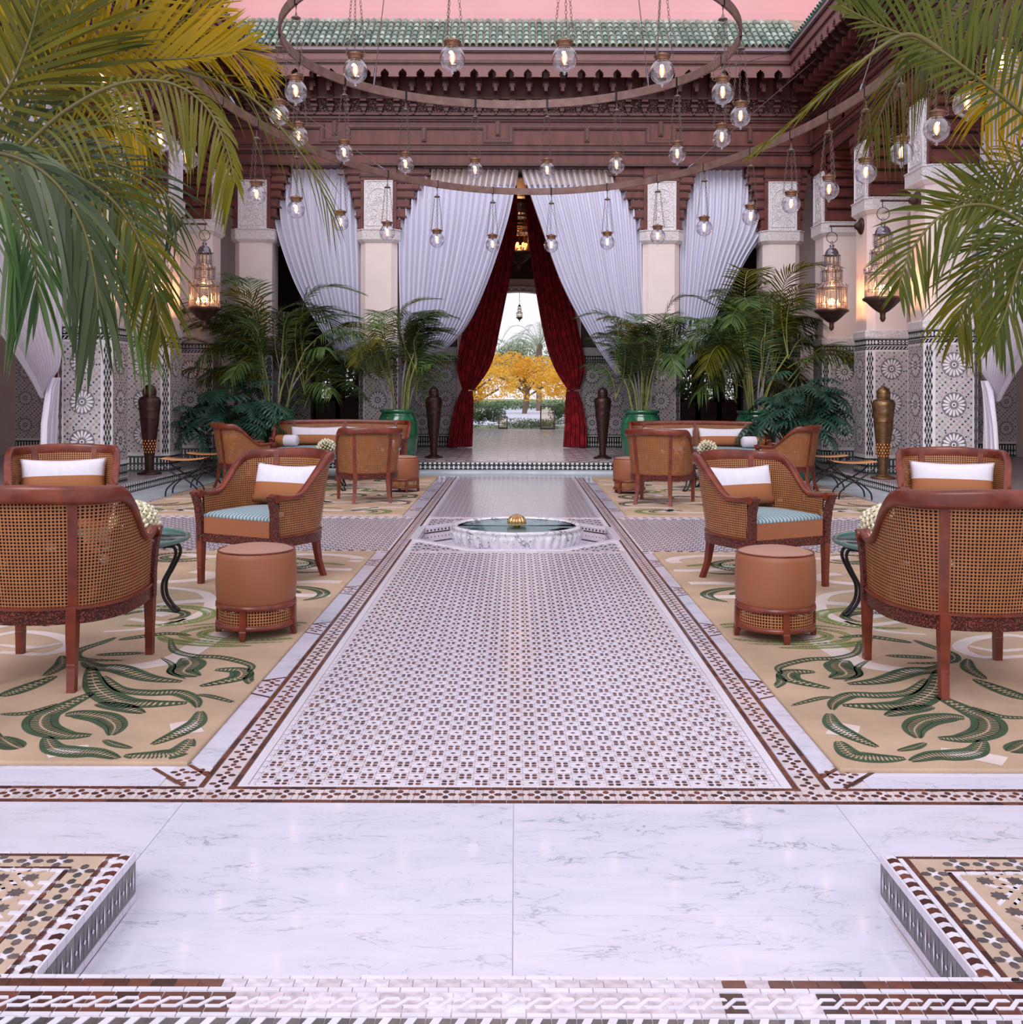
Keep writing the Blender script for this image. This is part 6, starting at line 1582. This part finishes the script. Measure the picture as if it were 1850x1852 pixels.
def philodendron(label, loc, seed, n, sx, hz):
    global pl
    rnd = random.Random(seed); r_ = root('philodendron', label, 'plant', loc, 0, 'split-leaf philodendrons'); st = MB()
    mb = MB(); mb.lathe([(.0, 0), (.22, 0), (.27, .2), (.30, .4), (.28, .42), (.25, .38), (.0, .37)], 28); mb.obj('planter', 'pot', r_)
    for i in range(n):
        a = rnd.uniform(0, 2*pi); rr = rnd.uniform(.15, 1)**.7; h = hz*(1-.55*rr*rr)*rnd.uniform(.45, 1.0); e = Vector((sx*rr*cos(a), .55*rr*sin(a)-.1, .4+h))
        b = Vector((.1*cos(a), .1*sin(a), .35)); st.tube(catmull([b, (b+e)/2+Vector((0, 0, .12)), e], 4), .008, 4)
        az = a-pi/2+rnd.uniform(-.6, .6); 
        if rnd.random() < .45: az = pi+rnd.uniform(-1.1, 1.1)
        rot = (rnd.uniform(-.9, .1), rnd.uniform(-.3, .3), az); s_ = rnd.uniform(.75, 1.25)
        if pl is None: pl = phil_leaf().obj('leaf', 'phil', r_, tuple(e)); pl.rotation_euler = rot; pl.scale = (s_,)*3
        else: inst(pl, r_, tuple(e), rot, s_)
    st.obj('leaf_stalks', 'leafo', r_, kind='stuff')
philodendron('glossy split-leaf philodendron in the left court corner', (-4.2, 15.0, .003), 5, 60, .75, 1.15)
philodendron('glossy split-leaf philodendron in the right court corner', (4.15, 14.9, .003), 6, 64, .70, 1.25)
# ------------------------------------------------------------------ big palms framing the view
def front_palm(name, label, base, specs, seed, sepn):
    rnd = random.Random(seed); r_ = root(name, label, 'palm', base, 0); bv = Vector(base)
    mb = MB(); mb.lathe([(.0, 0), (.19, 0), (.24, .15), (.30, .45), (.31, .6), (.27, .72), (.26, .76), (.28, .78), (.26, .8), (.23, .76), (.0, .74)], 32); mb.obj('glazed_pot', 'pot', r_)
    nsep = 0
    for (pts, n, L_, w_, mt, o) in specs:
        L_ *= .74; w_ *= .62; n = int(n*1.2)
        path = [P(*q)-bv for q in pts]
        if o.get('stalk', True):
            mb = MB(); b = Vector((rnd.uniform(-.08, .08), rnd.uniform(-.08, .08), .74)); p0, p1 = path[0], path[1]; mid = (b+p0)/2+Vector((0, 0, .15))
            mb.tube(catmull([b, mid, p0], 6), lambda t: .02-.01*t, 7); mb.obj('stalk', 'stemf', r_)
        sep = [] if nsep+2*n < 295 and o.get('sep', True) else None
        mb = MB(); frond_mesh(path, n, L_, w_, o.get('nrm', (.05, -1, .25)), o.get('droop', .3), o.get('ang', (60, 25)), o.get('both', (1, 1)), mb=mb, sep=sep, rr=o.get('rr', .0052), rnd=rnd, vee=o.get('vee', .15), start=o.get('start', .05), seg=6, shape=o.get('shape'), jit=o.get('jit', .08), curl=o.get('curl', .6))
        fo = mb.obj('frond', [mt, 'stemf'], r_)
        if sep:
            for v, f in sep: l = MB(); l.add(v, f, 0, True); l.obj('leaflet', mt, fo)
            nsep += len(sep)
Fl = lambda Y, *q: [(x, y, Y) for x, y in q]
left = [
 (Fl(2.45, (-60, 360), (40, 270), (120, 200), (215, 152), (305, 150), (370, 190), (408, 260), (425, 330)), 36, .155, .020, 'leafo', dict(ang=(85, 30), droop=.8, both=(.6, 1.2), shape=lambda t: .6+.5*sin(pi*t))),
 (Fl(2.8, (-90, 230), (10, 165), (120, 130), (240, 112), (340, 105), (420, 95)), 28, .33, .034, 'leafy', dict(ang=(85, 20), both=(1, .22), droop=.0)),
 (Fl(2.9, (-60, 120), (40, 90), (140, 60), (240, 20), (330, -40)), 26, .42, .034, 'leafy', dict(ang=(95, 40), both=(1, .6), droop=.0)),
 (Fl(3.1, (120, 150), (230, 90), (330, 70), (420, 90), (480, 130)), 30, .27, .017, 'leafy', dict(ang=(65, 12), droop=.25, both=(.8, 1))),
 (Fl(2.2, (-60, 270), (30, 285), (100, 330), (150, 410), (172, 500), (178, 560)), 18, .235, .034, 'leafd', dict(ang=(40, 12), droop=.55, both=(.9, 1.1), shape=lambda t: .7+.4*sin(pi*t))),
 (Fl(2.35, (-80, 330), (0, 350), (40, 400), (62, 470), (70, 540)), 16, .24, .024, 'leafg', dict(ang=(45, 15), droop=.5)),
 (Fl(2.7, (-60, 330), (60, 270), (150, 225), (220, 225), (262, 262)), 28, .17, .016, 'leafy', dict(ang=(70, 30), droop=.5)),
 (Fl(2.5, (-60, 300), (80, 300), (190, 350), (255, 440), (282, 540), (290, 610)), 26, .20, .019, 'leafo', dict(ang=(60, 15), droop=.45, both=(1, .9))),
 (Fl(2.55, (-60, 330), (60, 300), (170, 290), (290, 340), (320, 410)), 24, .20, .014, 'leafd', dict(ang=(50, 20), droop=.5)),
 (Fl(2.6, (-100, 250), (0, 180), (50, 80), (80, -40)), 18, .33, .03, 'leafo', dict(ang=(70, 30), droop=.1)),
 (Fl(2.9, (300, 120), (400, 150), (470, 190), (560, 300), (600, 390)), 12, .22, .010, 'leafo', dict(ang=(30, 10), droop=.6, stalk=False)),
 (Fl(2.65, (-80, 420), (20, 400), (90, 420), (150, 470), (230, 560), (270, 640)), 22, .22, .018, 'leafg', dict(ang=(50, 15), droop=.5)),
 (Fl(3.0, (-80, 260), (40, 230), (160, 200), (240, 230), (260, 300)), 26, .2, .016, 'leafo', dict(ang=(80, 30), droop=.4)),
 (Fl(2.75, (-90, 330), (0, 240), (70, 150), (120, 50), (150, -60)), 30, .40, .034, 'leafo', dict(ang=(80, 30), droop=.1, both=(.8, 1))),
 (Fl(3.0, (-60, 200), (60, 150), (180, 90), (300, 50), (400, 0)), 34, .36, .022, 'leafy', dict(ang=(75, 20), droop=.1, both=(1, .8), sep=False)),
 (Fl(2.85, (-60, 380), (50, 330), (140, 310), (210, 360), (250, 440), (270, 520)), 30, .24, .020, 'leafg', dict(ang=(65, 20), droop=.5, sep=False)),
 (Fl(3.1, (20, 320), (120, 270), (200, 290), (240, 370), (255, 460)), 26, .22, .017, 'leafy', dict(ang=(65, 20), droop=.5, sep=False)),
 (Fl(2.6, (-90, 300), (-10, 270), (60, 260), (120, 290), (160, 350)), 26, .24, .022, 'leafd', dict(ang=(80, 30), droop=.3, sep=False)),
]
right = [
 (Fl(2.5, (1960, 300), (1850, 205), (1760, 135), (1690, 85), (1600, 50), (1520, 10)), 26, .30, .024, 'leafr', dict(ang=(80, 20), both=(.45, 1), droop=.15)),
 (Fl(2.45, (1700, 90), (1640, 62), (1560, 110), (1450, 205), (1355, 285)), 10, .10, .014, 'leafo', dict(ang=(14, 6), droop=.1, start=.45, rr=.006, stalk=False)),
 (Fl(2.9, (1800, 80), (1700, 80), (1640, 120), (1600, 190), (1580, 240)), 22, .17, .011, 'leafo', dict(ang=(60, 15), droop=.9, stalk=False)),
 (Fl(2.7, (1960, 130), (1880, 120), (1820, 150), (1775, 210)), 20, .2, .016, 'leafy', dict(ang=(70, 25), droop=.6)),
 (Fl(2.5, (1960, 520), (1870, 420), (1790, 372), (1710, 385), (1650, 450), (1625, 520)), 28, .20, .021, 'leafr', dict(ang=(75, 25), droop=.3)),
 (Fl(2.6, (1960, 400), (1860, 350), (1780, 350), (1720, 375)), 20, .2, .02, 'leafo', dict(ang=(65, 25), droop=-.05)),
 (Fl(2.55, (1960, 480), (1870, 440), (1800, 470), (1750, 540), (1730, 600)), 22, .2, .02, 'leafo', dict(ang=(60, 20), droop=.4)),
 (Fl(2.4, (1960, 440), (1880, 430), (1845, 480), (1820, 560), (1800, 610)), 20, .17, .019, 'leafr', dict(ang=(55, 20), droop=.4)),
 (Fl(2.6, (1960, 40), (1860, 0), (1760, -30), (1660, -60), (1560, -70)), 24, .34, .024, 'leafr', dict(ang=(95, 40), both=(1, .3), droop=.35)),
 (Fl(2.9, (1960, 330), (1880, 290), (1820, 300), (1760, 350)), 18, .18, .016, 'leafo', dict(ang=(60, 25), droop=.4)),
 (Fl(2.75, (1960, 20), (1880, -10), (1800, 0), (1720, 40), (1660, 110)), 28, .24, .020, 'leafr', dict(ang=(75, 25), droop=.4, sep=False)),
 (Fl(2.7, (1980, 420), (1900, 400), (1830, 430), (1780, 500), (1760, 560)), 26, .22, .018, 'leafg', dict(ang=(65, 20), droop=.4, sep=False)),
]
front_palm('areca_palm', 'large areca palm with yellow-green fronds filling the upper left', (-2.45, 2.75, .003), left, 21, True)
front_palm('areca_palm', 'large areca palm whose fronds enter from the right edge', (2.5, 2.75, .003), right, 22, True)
# ================================================================== GARDEN
mb = MB(); rect(mb, -60, 60, 31.4, 220, .05); mb.obj('ground_garden', 'lawn', kind='structure')
mb = MB(); mb.box(-3.2, 3.4, 31.4, 33.0, .0, .11); mb.obj('path_terrace', 'gfloor', kind='structure')
mb = MB(); mb.box(-2.6, 2.9, 38, 120, .0, .07); mb.obj('path_garden', 'path', kind='structure')
def blob(name, label, cat, c, rx, ry, rz, n, mt, leaf, seed, trunk=None, group=None, th=.0):
    rnd = random.Random(seed); r_ = root(name, label, cat, (c[0], c[1], .05), 0, group); mb = MB()
    bl = [(rnd.uniform(-.7, .7)*rx, rnd.uniform(-.6, .6)*ry, rnd.uniform(-.45, .5)*rz, rnd.uniform(.35, .6)) for _ in range(9)]
    for i in range(n):
        b = rnd.choice(bl); v = Vector((rnd.gauss(0, 1), rnd.gauss(0, 1), rnd.gauss(0, 1))).normalized()*rnd.uniform(.75, 1.05)
        p = Vector((b[0]+v.x*rx*b[3], b[1]+v.y*ry*b[3], c[2]-.05+b[2]+v.z*rz*b[3])); a = Vector((rnd.gauss(0, 1), rnd.gauss(0, 1), rnd.gauss(0, 1))).normalized(); q = a.orthogonal().normalized()
        mb.add([tuple(p-a*leaf), tuple(p+q*leaf*.45), tuple(p+a*leaf), tuple(p-q*leaf*.45)], [(0, 1, 2, 3)])
    mb.obj('foliage', mt, r_, kind='stuff')
    if trunk:
        mb = MB(); mb.tube(catmull([(0, 0, 0), (.1, 0, c[2]*.4), (0, 0, c[2]*.95)], 5), trunk, 8)
        for k in range(6): a = k*1.1; mb.tube([(0, 0, c[2]*(.4+.06*k)), (rx*.5*cos(a), ry*.5*sin(a), c[2]*(.8+.05*k))], trunk*.4, 5)
        mb.obj('trunk', 'trunk', r_)
blob('yellow_tree', 'golden-leaved tree beyond the doorway, on the left', 'tree', (-2.0, 46, 1.75), 2.4, 1.6, 1.5, 4200, 'yleaf', .085, 1, .12, 'golden trees in the garden')
blob('yellow_tree', 'golden-leaved tree beyond the doorway, on the right', 'tree', (3.0, 47, 1.75), 2.2, 1.6, 1.5, 4200, 'yleaf', .085, 2, .12, 'golden trees in the garden')
blob('yellow_tree', 'golden-leaved tree in the middle of the garden view', 'tree', (.5, 60, 2.3), 3.0, 1.8, 1.5, 4200, 'yleaf', .10, 3, .15, 'golden trees in the garden')
blob('hedge', 'clipped grey-green bush by the left of the garden doorway', 'bush', (-1.1, 34.2, .50), .75, .5, .5, 2600, 'hleaf', .04, 4)
blob('low_planting', 'low grassy planting across the end of the garden doorway', 'plants', (.5, 33.6, .22), 1.2, .3, .22, 1800, 'gleaf', .04, 5)
blob('hedge', 'loose green bush by the right of the garden doorway', 'bush', (1.75, 35.2, .55), .5, .5, .5, 1800, 'hleaf', .04, 6)
blob('low_hedge', 'low blue-green hedge beyond the garden path', 'hedge', (0, 75, .5), 8, 1, .45, 2200, 'hleaf', .12, 7)
for k, x in enumerate((-8, -3.5, 1, 5.5, 10)):
    blob('garden_tree', 'pale grey-green tree far off in the garden, %s from the left' % ['first', 'second', 'third', 'fourth', 'fifth'][k], 'tree', (x, 95, 4.6), 3.0, 2, 2.6, 3000, 'gleaf', .16, 10+k, .2, 'far garden trees')
# date palm
r_ = root('date_palm', 'date palm standing against the white sky beyond the garden arch', 'palm', (1.6, 70, .05)); mb = MB(); mb.tube([(0, 0, 0), (0, 0, 4.6)], .2, 8); mb.obj('trunk', 'trunk', r_)
rnd = random.Random(9)
for i in range(22):
    a = i*2*pi/22+rnd.uniform(-.1, .1); h = rnd.uniform(.2, 2.0); l = rnd.uniform(2.0, 2.7); mb = MB()
    frond_mesh([(0, 0, 4.5), (l*.4*cos(a), l*.4*sin(a), 4.6+h*.7), (l*.75*cos(a), l*.75*sin(a), 4.5+h*.8), (l*cos(a), l*sin(a), 4.1+h*.5)], 24, .45, .035, (0, 0, 1), .3, (55, 25), mb=mb, rnd=rnd, rr=.02, seg=2); mb.obj('frond', ['gleaf', 'gleaf'], r_)
for (x, y, s_, lb) in ((1.02, 32.6, 1.0, 'tall square path lantern right of the garden doorway'), (-.42, 32.9, .5, 'small square path lantern left in the garden doorway')):
    r_ = root('path_lantern', lb, 'lantern', (x, y, .11)); mb = MB(); w_ = .17*s_+.05; h = .72*s_
    for a, b in ((-1, -1), (1, -1), (1, 1), (-1, 1)): mb.box(a*w_-.015, a*w_+.015, b*w_-.015, b*w_+.015, 0, h)
    mb.box(-w_-.02, w_+.02, -w_-.02, w_+.02, h, h+.04); mb.box(-w_-.02, w_+.02, -w_-.02, w_+.02, 0, .05); mb.obj('frame', 'lampb', r_)
    mb = MB(); mb.box(-w_+.01, w_-.01, -w_+.01, w_-.01, .05, h); mb.obj('glass', 'lglass', r_)

for x, lb in ((-3.7, 'left'), (4.0, 'right')):
    blob('garden_bush', 'green bush seen through the lattice of the %s back door' % lb, 'bush', (x, 24, 1.2), 1.3, .6, 1.2, 2200, 'hleaf', .07, 30)
